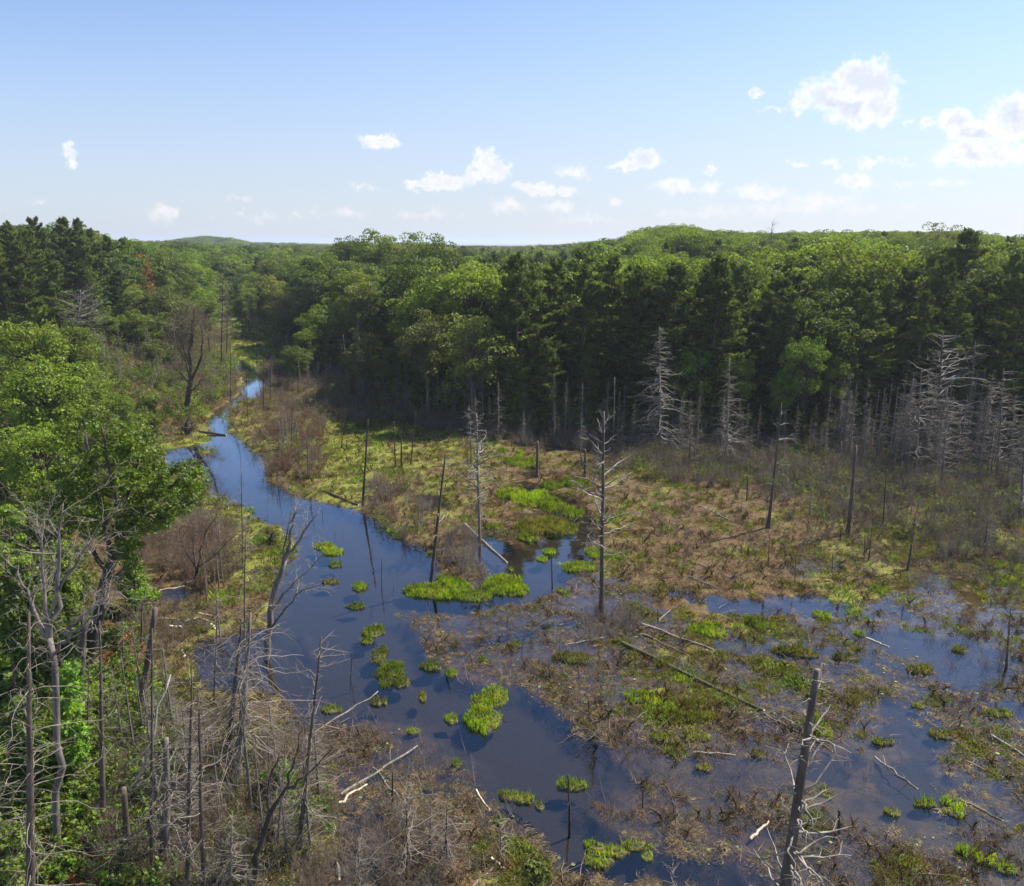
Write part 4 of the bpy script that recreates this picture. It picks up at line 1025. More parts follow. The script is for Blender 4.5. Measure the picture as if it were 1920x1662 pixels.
# ---- the big leaning broadleaf tree on the left
def leaning_tree():
    e, org, rng = custom_tree('leaning_tree', (160, 1300), [(.34, .22, [(160, 1300), (185, 1150), (205, 1065), (235, 1000)]), (.19, .06, [(228, 1010), (262, 965), (305, 925), (345, 893)]),
            (.16, .05, [(210, 1050), (190, 950), (170, 870), (160, 810)]), (.15, .05, [(222, 1020), (235, 950), (250, 900), (255, 850)]), (.12, .04, [(232, 1000, -1), (215, 930, -2), (200, 860, -2), (190, 800, -2)]),
            (.12, .04, [(200, 1070), (150, 990, 1), (110, 920, 1), (85, 870, 1)]), (.12, .04, [(240, 990), (290, 960, -1), (340, 950, -2), (372, 935, -2)]), (.1, .03, [(195, 1100), (240, 1060, -1), (258, 1050, -1)])],
            'big leaning broadleaf tree with open crown reaching over the marsh', tm='charred', bm='twig_brown', subs=9, sub_len=1.3, twigs=4, seed=20, cat='broadleaf tree')
    poly = np.array([(50, 880), (95, 810), (150, 775), (215, 785), (262, 830), (300, 872), (350, 868), (378, 885), (372, 945), (335, 965), (300, 985), (268, 1010), (265, 1060), (235, 1080), (205, 1030), (150, 1000), (90, 960), (55, 920)], float)
    C = []
    while len(C) < 240:
        q = rng.uniform([50, 770], [380, 1085])
        if poly_sd(np.array([q[0]]), np.array([q[1]]), poly)[0] < 2:
            C.append(at_depth(q[0], q[1], org[1] + rng.uniform(-2.6, 2.6)) - org)
    mb = MB()
    for c in C:
        r = rng.uniform(.25, .62); n = int(105 * r / .5)
        d = rand_unit(n, rng); pos = c + d * (rng.uniform(.1, 1, n) ** .5 * r)[:, None] * [1, 1, .6]
        leaves(mb, pos, rng, .085, .055, bias=d + [0, 0, .6], amount=.4)
    part('foliage', mb.mesh('foliage', M['oak']), e)
leaning_tree()
def sapling(foot, box, n, label, seed, mat='fern', r=.4, leaf=.09, dy=1.2):
    """Leafy young tree whose foliage fills the box (x0,y0,x1,y1) seen above its foot."""
    rng = np.random.default_rng(seed)
    p = ground(*foot); z = tz(p[0], p[1]); org = np.array([p[0], p[1], z])
    e = empty('leafy_sapling', tuple(org), label, 'sapling')
    cx = (box[0] + box[2]) / 2; cy = (box[1] + box[3]) / 2
    S, Cn = [], []
    mb = MB(); tb = MB()
    for i in range(n):
        a = rand_unit(1, rng)[0] * rng.uniform(.2, 1) ** .5
        c = at_depth(cx + a[0] * (box[2] - box[0]) / 2, cy + a[2] * (box[3] - box[1]) / 2, p[1] + a[1] * dy) - org
        m_ = int(120 * r / .4); d = rand_unit(m_, rng); rr = r * rng.uniform(.5, 1.2)
        leaves(mb, c + d * (rng.uniform(.1, 1, m_) ** .5 * rr)[:, None] * [1, 1, .65], rng, leaf, leaf * .6, bias=d + [0, 0, .6], amount=.4)
        Cn.append(c)
    top = at_depth(cx, box[1] + 5, p[1]) - org
    tubes(tb, [[0, 0, -.3], top * .5 + [.05, 0, 0], top], [.07, .05, .015], 5)
    Cn = np.array(Cn); s = top[None] * np.clip(Cn[:, 2:3] / max(top[2], .1) * .8, .05, .95)
    tubes(tb, curves(s, unit(Cn - s), np.linalg.norm(Cn - s, axis=1), 4, rng, wig=.04), np.tile([.02, .016, .012, .006], (n, 1)), 3)
    part('stem', tb.mesh('sapling_stem', M['bark'])  , e); part('foliage', mb.mesh('sapling_foliage', M[mat]), e)
for i, (foot, box, n, lab, mt) in enumerate([
        ((30, 1400), (-10, 1060, 75, 1240), 46, 'dark leafy tree filling the left edge under the bare pale crown', 'maple'), ((20, 1230), (-30, 930, 50, 1120), 44, 'bright leafy crown at the left edge beside the bare pale tree', 'oak'),
        ((70, 1560), (20, 1300, 70, 1500), 34, 'shaded leafy sapling between the two left edge trunks', 'maple'), ((142, 1520), (115, 1230, 158, 1460), 44, 'bright leafy column of foliage around the brown trunk on the left', 'fern'),
        ((30, 1690), (0, 1560, 60, 1680), 26, 'low leafy bush in the bottom left corner', 'maple'), ((255, 1160), (220, 1040, 275, 1130), 40, 'green leafy crown under the leaning tree', 'maple'),
        ((265, 1230), (235, 1100, 295, 1135), 14, 'small bright spray of leaves above the stout left snag', 'fern'), ((130, 1330), (100, 1180, 150, 1280), 26, 'green sapling right of the pale bare trunk', 'maple'),
        ((520, 1500), (495, 1430, 540, 1480), 16, 'small bright green sapling in the middle of the lower thicket', 'fern'), ((300, 880), (285, 835, 312, 865), 8, 'small green tuft of leaves at the bank above the shallow pool', 'oak'),
        ((1005, 1660), (990, 1605, 1025, 1650), 10, 'pale leafed bush at the bottom edge of the pool', 'birch'), ((95, 1180), (60, 1010, 130, 1090), 24, 'green foliage showing through the white bare crown', 'maple')]):
    sapling(foot, box, n, lab, 300 + i, mt)
print('snags', round(time.time() - T0, 1))

# ------------------------------------------------------------------ fallen logs and sticks
def log(a, b, r, label, mat='silver', r1=None, cap='chewed', lift=(.05, .05), stubs=0, name='fallen_log', seed=None, cat='log'):
    rng = np.random.default_rng(int(a[0] * 7 + a[1]))
    pa, pb = ground(*a), ground(*b)
    pa[2] = max(tz(pa[0], pa[1]), 0) + lift[0]; pb[2] = max(tz(pb[0], pb[1]), 0) + lift[1]
    e = empty(name, tuple(pa), label, cat)
    n = 8; tt = np.linspace(0, 1, n)[:, None]; path = (pb - pa) * tt
    path[1:-1] += rng.normal(size=(n - 2, 3)) * [.04, .04, .015]
    L = np.linalg.norm(pb - pa)
    mb = MB(); rr = np.linspace(r, r1 if r1 else r * .6, n)
    tubes(mb, path, rr, 8)
    part('log', mb.mesh('log', M[mat]), e)
    mc = MB(); tan = unit((path[1] - path[0])[None])[0]
    for end, c, rad, dr in ((0, path[0], rr[0], -1), (1, path[-1], rr[-1], 1)):
        tubes(mc, [c - tan * dr * .02, c + tan * dr * .015, c + tan * dr * .03], [rad * .98, rad * .9, rad * .1], 8)
    part('cut_end', mc.mesh('cut_end', M[cap]), e)
    if stubs:
        f = rng.uniform(.1, .9, stubs); st = np.stack([np.interp(f, tt[:, 0], path[:, j]) for j in range(3)], 1)
        d = rand_unit(stubs, rng); d[:, 2] = np.abs(d[:, 2]) + .2
        mb = MB(); tubes(mb, curves(st, unit(d), rng.uniform(.2, .9, stubs) * min(1, L / 3), 4, rng, wig=.08), np.tile([.022, .018, .012, .006], (stubs, 1)), 3)
        part('branch_stubs', mb.mesh('branch_stubs', M['silver']), e)
LOGS = [((1157, 1203), (1432, 1335), .14, 'long dark mossy log running down right from the central snag', 'mossy', 10), ((1204, 1172), (1337, 1220), .10, 'thinner tan log above the long mossy one', 'twig', 6),
        ((872, 985), (950, 1056), .13, 'pale dead log slanting into the small blue pool', 'silver', 8), ((374, 813), (424, 817), .16, 'short thick log bridging the narrow stream', 'charred', 2),
        ((1432, 1338), (1560, 1410), .05, 'thin stick continuing the line of the mossy log', 'twig_brown', 6), ((640, 1490), (782, 1400), .065, 'long straight white pole lying across the left mudflat', 'silver', 4),
        ((636, 1506), (688, 1472), .06, 'peeled white pole below the long one', 'chewed', 2), ((893, 1482), (918, 1520), .045, 'short white stick at the left shore of the wide pool', 'chewed', 0),
        ((1407, 1574), (1441, 1541), .06, 'peeled white stick just left of the big leaning snag', 'chewed', 0), ((1300, 1412), (1378, 1417), .05, 'straight grey stick on the right mudflat', 'silver', 0),
        ((1624, 1197), (1666, 1214), .06, 'short white log in the blue runnels on the right', 'chewed', 0), ((562, 1392), (708, 1298), .05, 'long thin white pole lying toward the channel', 'silver', 3),
        ((246, 722), (300, 726), .17, 'white fallen trunk beside the rust red conifers', 'birchbark', 2), ((128, 1604), (176, 1560), .05, 'white crossed stick in the lower left, rising right', 'birchbark', 0),
        ((154, 1548), (192, 1622), .06, 'grey crossed stick in the lower left, falling right', 'silver', 0), ((922, 1610), (946, 1630), .06, 'white chip at the bottom edge of the pool', 'chewed', 0),
        ((872, 1675), (938, 1618), .05, 'pale stick pointing into the pool from the bottom edge', 'silver', 1), ((1858, 1380), (1925, 1422), .08, 'branchy grey log at the right edge', 'silver', 6),
        ((680, 778), (742, 767), .10, 'tan log lying at the forest foot over the mossy flat', 'silver', 4), ((1312, 952), (1366, 978), .09, 'tangled grey fallen top on the brown bog', 'silver', 14),
        ((1396, 900), (1430, 902), .09, 'short pale log in the grass belt', 'silver', 0), ((1800, 1500), (1880, 1540), .05, 'thin grey branch in the lower right marsh', 'twig', 4),
        ((1640, 1420), (1720, 1480), .045, 'thin pale branch right of the big leaning snag', 'silver', 5), ((1810, 1428), (1880, 1458), .05, 'brown branch lying in the right hand water', 'twig_brown', 4),
        ((608, 925), (672, 948), .13, 'forked driftwood at the foot of the straight dark snag', 'charred', 6), ((390, 1372), (440, 1325), .10, 'broken white trunk in the lower left thicket', 'birchbark', 1),
        ((312, 1175), (340, 1177), .08, 'chewed white log, left one below the broom shaped bush', 'chewed', 0), ((304, 1160), (378, 1166), .06, 'long chewed white pole of the beaver cuttings', 'chewed', 0),
        ((372, 1152), (398, 1156), .06, 'chewed white log at the upper right of the beaver cuttings', 'chewed', 0), ((372, 1160), (398, 1168), .07, 'chewed white log just below the upper right cutting', 'chewed', 0),
        ((396, 1172), (403, 1182), .09, 'stubby upright looking white chip at the end of the beaver cuttings', 'chewed', 0), ((340, 1168), (372, 1158), .05, 'slanting white stick across the beaver cuttings', 'chewed', 0),
        ((300, 1108), (345, 1100), .07, 'white stick in the small dark water left of the broom bush', 'chewed', 0), ((350, 1094), (398, 1085), .07, 'white curved log right of the broom bush foot', 'chewed', 0),
        ((345, 1240), (341, 1216), .07, 'row of white peeled chips beside the round grass hump', 'chewed', 0), ((1236, 1165), (1262, 1140), .05, 'propped stick above the tan log', 'silver', 0),
        ((1205, 1190), (1290, 1230), .06, 'brown stick between the tan log and the mossy log', 'twig_brown', 3), ((1060, 1210), (1130, 1196), .05, 'pale bent branch left of the mossy log end', 'silver', 4),
        ((1720, 940), (1790, 930), .06, 'grey stick in the right grass belt', 'silver', 2), ((1310, 1060), (1380, 1090), .06, 'weathered fallen branch on the brown bog', 'silver', 12),
        ((1290, 1085), (1350, 1108), .05, 'second weathered branch on the brown bog just below the first', 'silver', 10), ((560, 1690), (600, 1560), .05, 'pale pole leaning at the bottom of the thicket', 'silver', 2),
        ((636, 1650), (624, 1520), .05, 'long white bent pole near the bottom edge', 'birchbark', 1), ((480, 1570), (560, 1490), .09, 'fallen pale trunk lying through the lower thicket', 'silver', 6),
        ((330, 1470), (400, 1420), .09, 'fallen grey trunk half hidden in the lower left thicket', 'bark_grey', 8), ((700, 1620), (780, 1660), .05, 'grey branch at the bottom thicket edge', 'silver', 8),
        ((745, 1490), (700, 1440), .04, 'thin pale stick on the mud below the white pole', 'silver', 2), ((430, 715), (470, 712), .06, 'pale branch arching over the stream bend', 'silver', 4),
        ((385, 742), (420, 748), .08, 'white driftwood on the stream bank', 'silver', 2), ((1500, 890), (1560, 896), .06, 'pale log in the grey brush belt', 'silver', 3)]
for a, b, r, lab, mt, st in LOGS:
    log(a, b, r, lab, mt, stubs=st, lift=(r * .35, r * .35))

# uprooted dark stump at the narrow stream
def root_plate(px, row, label, size=1.0, seed=5):
    rng = np.random.default_rng(seed); p = ground(px, row); z = tz(p[0], p[1])
    e = empty('uprooted_stump', (p[0], p[1], z), label, 'stump')
    mb = MB(); tubes(mb, [[0, 0, -.2], [0, 0, .9 * size], [.1, 0, 1.8 * size]], [.5 * size, .42 * size, .1], 8); part('stump', mb.mesh('stump', M['charred']), e)
    mb = MB(); n = 40; d = rand_unit(n, rng); d[:, 2] = np.abs(d[:, 2])
    tubes(mb, curves(np.tile([0, 0, .6 * size], (n, 1)) + rng.normal(size=(n, 3)) * .2, d, rng.uniform(.5, 1.5, n) * size, 5, rng, wig=.1), np.tile([.09, .07, .05, .03, .01], (n, 1)) * size, 4)
    part('roots', mb.mesh('roots', M['charred']), e)
root_plate(354, 818, 'dark uprooted stump beside the narrow stream', 1.0)
root_plate(510, 1020, 'small dark root clump on the mossy left bank', .45, 6)
root_plate(932, 1055, 'tiny dark stump in the small blue pool', .3, 7)

# ------------------------------------------------------------------ bright grass islands
def blades(mb, base, rng, h, wd, lean=.35):
    n = len(base); az = rng.uniform(0, 2 * math.pi, n); hh = h * rng.uniform(.55, 1.2, n)
    s = np.stack([np.cos(az), np.sin(az), 0 * az], 1) * wd
    ln = rand_unit(n, rng) * lean * hh[:, None]; ln[:, 2] = 0
    mid = base + np.stack([0 * hh, 0 * hh, hh * .6], 1) + ln * .35
    tip = base + np.stack([0 * hh, 0 * hh, hh], 1) + ln * 1.1
    v = np.stack([base - s, base + s, mid + s * .7, tip, mid - s * .7], 1)
    mb.add(v.reshape(-1, 3), np.arange(n * 5).reshape(n, 5))

def island(ells, label, mat='sedge', h=.32, dens=330, mud=True, seed=0):
    rng = np.random.default_rng(seed + 900)
    c0 = ground(ells[0][0], ells[0][1]); org = np.array([c0[0], c0[1], 0.0])
    e = empty('grass_island', tuple(org), label, 'grass island')
    mb = MB(); mm = MB(); ms2 = MB()
    for (cx, cy, rx, ry) in ells:
        c = ground(cx, cy); ax = abs(ground(cx + rx, cy)[0] - c[0]); ay = abs(ground(cx, cy - ry)[1] - ground(cx, cy + ry)[1]) / 2
        gr = 1.12 if cy > 1060 or cy < 880 else 1.12
        ax *= gr; ay = max(ay * gr - .10, .25)
        n = int(math.pi * ax * ay * dens * 1.3)
        u = rng.uniform(-1, 1, (n, 2)) * 1.15; r = np.hypot(u[:, 0], u[:, 1])
        wob = .93 + .35 * fbm(u[:, 0] * 1.7 + cx, u[:, 1] * 1.7 + cy, 3, 3) + .12 * fbm(u[:, 0] * 6 + cx, u[:, 1] * 6 + cy, 5, 2)
        k = r < wob; u = u[k]; r = r[k] / wob[k]
        x = c[0] + u[:, 0] * ax; y = c[1] + u[:, 1] * ay
        dome = .16 * np.sqrt(np.clip(1 - r ** 2, 0, 1)) * min(1, ax)
        z = np.maximum(terrain(x, y)[0], -.02) + dome
        tuf = .75 + .5 * fbm(x / .35, y / .35, 41, 3) * 1.4
        base = np.stack([x, y, z - .03], 1) - org
        old = rng.random(len(base)) < .10
        blades(mb, base[~old], rng, h * np.clip(tuf[~old], .4, 1.6), .016 + .00025 * c[1])
        if old.any():
            blades(ms2, base[old], rng, h * .9, .012 + .0002 * c[1], .9)
        # low root mat under the grass
        th = np.linspace(0, 2 * math.pi, 28, endpoint=False)
        ww = .93 + .35 * fbm(np.cos(th) * 1.7 + cx, np.sin(th) * 1.7 + cy, 3, 3)
        rings = [np.array([[c[0] + math.cos(t_) * ax * w_ * f, c[1] + math.sin(t_) * ay * w_ * f, hz] for t_, w_ in zip(th, ww)]) for f, hz in ((1.0, -.12), (.94, .03), (.6, .11 * min(1, ax)), (.05, .14 * min(1, ax)))]
        V = np.concatenate(rings) - org; ii = np.arange(28 * 4).reshape(4, 28)
        f = np.stack([ii[:-1], np.roll(ii[:-1], -1, 1), np.roll(ii[1:], -1, 1), ii[1:]], -1).reshape(-1, 4); mm.add(V, f)
    g_ = part('grass', mb.mesh('island_grass', M[mat]), e); g_['kind'] = 'stuff'
    if ms2.n:
        g_ = part('dead_blades', ms2.mesh('dead_blades', M['straw']), e); g_['kind'] = 'stuff'
    part('root_mat', mm.mesh('root_mat', M['mossy'], True), e)
ISL = [([(790, 1108, 36, 11), (845, 1103, 44, 19), (820, 1118, 50, 8)], 'long bright grass island under the leaning snag'), ([(945, 1100, 42, 17), (965, 1109, 22, 10), (885, 1120, 38, 9), (938, 1086, 14, 8)], 'bright grass island joined to the right of the long one'),
       ([(902, 1348, 34, 28), (926, 1306, 26, 20), (905, 1320, 22, 18)], 'kidney shaped bright grass island in the wide pool'), ([(712, 1228, 14, 16), (730, 1262, 26, 24), (752, 1280, 15, 11)], 'slanting bright grass island at the left side of the channel'),
       ([(700, 1186, 20, 11)], 'small oval grass clump above the slanting island'), ([(688, 1202, 12, 7)], 'tiny grass clump touching the top of the slanting island'), ([(674, 1101, 13, 9)], 'small round grass clump in the channel below the reflection'),
       ([(606, 1026, 20, 6), (625, 1036, 18, 7)], 'flat grass patch at the left shore by the forked grey tree'), ([(628, 1060, 13, 5)], 'small flat grass clump below the flat shore patch'), ([(618, 1092, 15, 5)], 'yellowish flat grass clump second below the shore patch'),
       ([(667, 1138, 17, 5)], 'thin flat grass clump at the channel middle'), ([(808, 1251, 20, 10)], 'grass clump with a tree reflection below it'), ([(845, 1263, 11, 8)], 'small grass clump right beside the reflection one'),
       ([(792, 1308, 8, 11)], 'narrow olive grass clump left of the kidney island'), ([(846, 1350, 13, 10)], 'ragged grass clump touching the kidney island on its left'), ([(775, 1372, 12, 8)], 'small grass clump on the mud left of the kidney island'),
       ([(857, 1433, 11, 9)], 'small grass clump on the left shore below the kidney island'), ([(710, 1318, 17, 8)], 'dull grass clump below the slanting island'), ([(620, 1332, 20, 9)], 'grass clump beside the slender leaning dead tree'),
       ([(955, 1492, 20, 12), (980, 1500, 20, 11)], 'bright oval grass island left of the leaning dark stub'), ([(1072, 1473, 24, 12)], 'bright grass clump around the leaning dark stub'), ([(938, 1537, 13, 13)], 'round grass clump near the bottom of the pool'),
       ([(1012, 1512, 8, 8)], 'tiny grass tuft right of the bright oval island'), ([(1112, 1588, 20, 14), (1120, 1615, 27, 17), (1150, 1600, 26, 13), (1190, 1590, 32, 11), (1213, 1606, 12, 14)], 'hooked bright grass island at the bottom of the pool'),
       ([(1815, 1598, 22, 14), (1850, 1613, 28, 14), (1888, 1632, 20, 10)], 'bright slanting grass bank in the bottom right corner'), ([(1785, 1507, 20, 13), (1790, 1525, 19, 13)], 'bright grass hummock on the right above the corner bank'),
       ([(1735, 1508, 20, 9)], 'bright grass patch left of the right hand hummock'), ([(1690, 1612, 34, 15), (1708, 1628, 32, 14)], 'dull green grass patch right of the big snag foot'),
       ([(1325, 1184, 30, 14)], 'round grass patch right above the tan log'), ([(1423, 1172, 32, 13)], 'round grass patch second right above the tan log'), ([(350, 1225, 11, 11)], 'round grass hump with white chips at the left pond'),
       ([(968, 870, 25, 7)], 'bright grass patch nearest the forest shade'), ([(942, 850, 9, 4)], 'tiny bright grass dot under the forest shade'), ([(974, 856, 8, 5)], 'small round grass dot right of the tiny one'), ([(1000, 868, 10, 5)], 'small grass dot beside the short thick post'),
       ([(1035, 912, 19, 7)], 'oval bright grass island, left of the upper chain'), ([(1066, 907, 20, 7), (1086, 911, 22, 8)], 'bright grass island just left of the central snag in the upper chain'),
       ([(960, 928, 28, 8), (990, 940, 30, 12), (1010, 928, 20, 6)], 'wide bright grass island in the upper chain'), ([(1030, 945, 24, 9), (1045, 955, 28, 9), (1075, 965, 20, 7)], 'bright grass island curving toward the central snag'),
       ([(1000, 990, 36, 13), (1030, 987, 36, 13), (1052, 993, 32, 10)], 'dull bright grass field in the middle of the chain'), ([(990, 1010, 20, 7)], 'grass clump at the lower left of the chain'), ([(928, 990, 15, 5)], 'flat grass clump left of the chain'),
       ([(1085, 1064, 34, 10)], 'oval bright grass island left of the central snag foot'), ([(1112, 1038, 14, 10)], 'grass clump touching the central snag trunk'), ([(1018, 1050, 10, 6)], 'small grass clump between pool and chain'),
       ([(958, 1068, 5, 4)], 'tiny grass dot in the small blue pool'), ([(1030, 1035, 12, 6)], 'grass dot above the small pool'), ([(1200, 1310, 30, 13), (1240, 1330, 30, 12)], 'bright patch of marsh grass right of the wide pool'),
       ([(1310, 1325, 36, 12), (1290, 1345, 40, 14)], 'green marsh grass field under the mossy log'), ([(1245, 1385, 32, 12), (1300, 1382, 26, 12)], 'grass mound at the lower edge of the right marsh field'),
       ([(1540, 1365, 20, 22)], 'grass patch behind the big leaning snag'), ([(1870, 1340, 28, 8)], 'yellow green tussock group at the right edge'), ([(1690, 1006, 16, 7)], 'bright sedge spot left of the thin leaning stem'),
       ([(1740, 1000, 18, 7)], 'bright sedge spot right of the thin leaning stem'), ([(1650, 1108, 18, 8)], 'bright sedge clump above the blue runnels'), ([(1540, 1155, 16, 9)], 'bright sedge clump between the blue pools'), ([(1610, 1190, 10, 5)], 'small sedge clump in the blue runnels'),
       ([(1800, 1220, 14, 6)], 'small sedge clump at the far right runnel'), ([(1860, 1060, 20, 7)], 'sedge patch under the twiggy short trunk'),
       ([(1480, 1222, 34, 8), (1510, 1228, 26, 7)], 'dull tussock bank behind the tip of the big leaning snag'), ([(1585, 1235, 26, 7)], 'dull tussock right of the tip of the big leaning snag'), ([(1450, 1262, 22, 9)], 'olive tussock left of the tip of the big leaning snag'),
       ([(1725, 1258, 26, 9)], 'dull green tussock in the wide blue runnel on the right'), ([(1600, 1318, 16, 8)], 'olive tussock halfway up and right of the big leaning snag'), ([(1765, 1378, 24, 10)], 'yellow green tussock in the blue water far right of the big snag'),
       ([(1722, 1325, 12, 6)], 'small dull tussock above the right hand pool'), ([(1655, 1392, 20, 8)], 'dull tussock in the pool right of the big leaning snag'), ([(1828, 1398, 10, 7)], 'tiny olive tussock near the right edge pool'),
       ([(1672, 1525, 14, 8)], 'small olive tussock right of the short whiskered stub'), ([(1420, 1415, 12, 7)], 'small olive tussock left of the big leaning snag'), ([(1320, 1440, 16, 8)], 'dull brown green tussock on the wide mudflat'),
       ([(1165, 1205, 16, 6)], 'olive tussock at the upper end of the mossy log'), ([(1245, 1245, 22, 9)], 'yellow green tussock against the left side of the mossy log'), ([(1075, 1235, 34, 11)], 'dull mossy hummock left of the mossy log'),
       ([(965, 1210, 14, 6)], 'small olive hummock between channel and mossy log'), ([(905, 1238, 9, 5)], 'tiny green tuft in the reedy water right of the reflection'), ([(700, 800, 30, 6)], 'bright moss patch on the flat behind the straight dark snag')]
for i, (el, lab) in enumerate(ISL):
    dull = any(w_ in lab for w_ in ('dull', 'olive', 'yellow', 'mound', 'field under', 'moss patch'))
    island(el, lab, 'olive' if dull else 'sedge', h=.34 if el[0][1] > 1020 else .46, dens=300 if el[0][1] > 1020 else 230, seed=i)
print('islands', round(time.time() - T0, 1))

# ------------------------------------------------------------------ uncountable marsh growth
def grow(n, rmin, rmax, seed, amax=46, pw=1.0):
    rng = np.random.default_rng(seed)
    u = rng.random(n); r = rmin * (rmax / rmin) ** (u ** pw)
    th = np.radians(rng.uniform(-amax, amax, n))
    x = r * np.sin(th); y = r * np.cos(th)
    z, ms = terrain(x, y)
    return x, y, z, ms, forest_depth(x, y), rng

def tuft_mesh(name, n, h, spread, wd, mat, seed, lean=.7, flat=False):
    rng = np.random.default_rng(seed); mb = MB()
    a = rng.uniform(0, 6.28, n); r = spread * rng.uniform(0, 1, n) ** .6
    base = np.stack([np.cos(a) * r, np.sin(a) * r, np.full(n, -.03)], 1)
    blades(mb, base, rng, h, wd, lean)
    return mb.mesh(name, M[mat])

def stick_mesh(name, n, L, spread, rad, mat, seed, flat=.1):
    rng = np.random.default_rng(seed); mb = MB()
    st = rng.normal(size=(n, 3)) * [spread, spread, .02]; d = rand_unit(n, rng); d[:, 2] *= flat; d = unit(d); st[:, 2] = .02
    tubes(mb, curves(st, d, L * rng.uniform(.3, 1.2, n), 5, rng, wig=.08), np.tile(np.linspace(1, .4, 5) * rad, (n, 1)), 3)
    return mb.mesh(name, M[mat])

def shrub_mesh(name, h, n, twigs, mat, seed, spread=.5, rad=.012, leafmat=None, leafn=0, leaf=.06, upw=1.2):
    rng = np.random.default_rng(seed); mb = MB()
    a = rng.uniform(0, 6.28, n); st = np.stack([np.cos(a), np.sin(a), 0 * a], 1) * rng.uniform(0, .25, (n, 1)) * spread
    d = unit(np.stack([np.cos(a) * spread, np.sin(a) * spread, np.full(n, upw)], 1) + rand_unit(n, rng) * .25)
    L = h * rng.uniform(.5, 1.1, n)
    P1 = curves(st, d, L, 6, rng, wig=.06, droop=.1); tubes(mb, P1, np.linspace(1, .3, 6)[None] * np.full((n, 1), rad), 3)
    k = n * twigs; bi = np.repeat(np.arange(n), twigs); s = P1[bi, rng.integers(1, 6, k)]
    P2 = curves(s, unit(d[bi] * .7 + rand_unit(k, rng) * .8), L[bi] * rng.uniform(.15, .45, k), 4, rng, wig=.08)
    tubes(mb, P2, np.full((k, 4), rad * .5) * [1, .8, .6, .35], 3)
    mats = [M[mat]]
    if leafmat:
        mats.append(M[leafmat]); c = P2[rng.integers(0, k, leafn), rng.integers(1, 4, leafn)] + rng.normal(size=(leafn, 3)) * .06
        leaves(mb, c, rng, leaf, leaf * .6, bias=[0, 0, 1], amount=.3, mi=1)
    return mb.mesh(name, mats)

def pad_mesh(seed, n, r, spread, mat):
    rng = np.random.default_rng(seed); mb = MB()
    for i in range(n):
        c = rng.normal(size=2) * spread; q = r * rng.uniform(.5, 1.2); a = np.linspace(.25, 6.03, 9) + rng.uniform(0, 6.28)
        v = np.concatenate([[[c[0], c[1], 0.0]], np.stack([c[0] + q * np.cos(a), c[1] + q * np.sin(a), 0 * a + .004 * i], 1)]); v[0, 2] = .004 * i
        mb.add(v, [[0, k + 1, k + 2] for k in range(8)])
    return mb.mesh('pad', M[mat])
M['lily'] = foliage('lily_pads', (.07, .13, .03), (.10, .17, .05), trans=.1, gloss=.12)
M['redmat'] = foliage('reddish_floating_weed', (.12, .06, .045), (.085, .05, .038), (.14, .10, .06), trans=.1)
M['weed'] = foliage('floating_weed', (.085, .062, .03), (.06, .055, .025), (.13, .11, .05), trans=.1)

R3 = lambda rng, n, tilt=.15: np.stack([rng.normal(size=n) * tilt, rng.normal(size=n) * tilt, rng.uniform(0, 6.28, n)], 1)
def in_poly(x, y, pts):
    return poly_sd(x, y, to_poly(pts)) < 0

reed = [tuft_mesh('reed_tuft', 16, .20, .20, .010, 'straw', 1, 1.6), tuft_mesh('reed_tuft', 10, .42, .12, .008, 'straw', 2, .8), tuft_mesh('reed_tuft', 16, .15, .26, .011, 'redstem', 3, 2.2), tuft_mesh('reed_tuft', 16, .14, .28, .010, 'straw', 4, 2.6)]
x, y, z, ms, fd, rng = grow(66000, 20, 190, 1)
clump = fbm(x / 1.5, y / 1.5, 60, 3)
k = (z > -.15) & (fd < 6) & (clump + (z + .05) * 1.2 + rng.normal(size=len(x)) * .15 > -.04)
x, y, z = x[k], y[k], z[k]; n = len(x); far = 1 + np.hypot(x, y) / 110
scatter('dead_reeds', reed, np.stack([x, y, np.maximum(z, -.06)], 1), R3(rng, n, .2), rng.uniform(.55, 1.2, n) * far, rng.choice(4, n, p=[.34, .12, .2, .34]), 'straw and brown dead reed tufts all over the marsh flats')

green = [tuft_mesh('sedge_tuft', 34, .13, .24, .013, 'olive', 11, .9), tuft_mesh('sedge_tuft', 26, .17, .16, .011, 'olive', 12, 1.1), tuft_mesh('sedge_tuft', 36, .12, .27, .013, 'fern', 13, .9), tuft_mesh('sedge_tuft', 36, .13, .25, .013, 'sedge', 14)]
x, y, z, ms, fd, rng = grow(80000, 20, 230, 2)
clump = fbm(x / 1.5, y / 1.3, 80, 4) * 1.5
k = (z > -.09) & (fd < 12) & (clump + (ms - .5) * 1.1 + rng.normal(size=len(x)) * .12 > -.06)
x, y, z, ms = x[k], y[k], z[k], ms[k]; n = len(x); far = 1 + np.hypot(x, y) / 90
hot = (fbm(x / 2.4, y / 2.4, 140, 3) + ms * .35 > .40) & (z > -.05)
scatter('sedge_tufts', green, np.stack([x, y, np.maximum(z, -.04)], 1), R3(rng, n, .15), np.where(hot, 1.5, 1.0) * rng.uniform(.55, 1.2, n) * far, np.where(hot, rng.choice([2, 3], n), rng.choice(4, n, p=[.46, .38, .10, .06])), 'olive and green sedge tufts spread over the marsh hummocks')

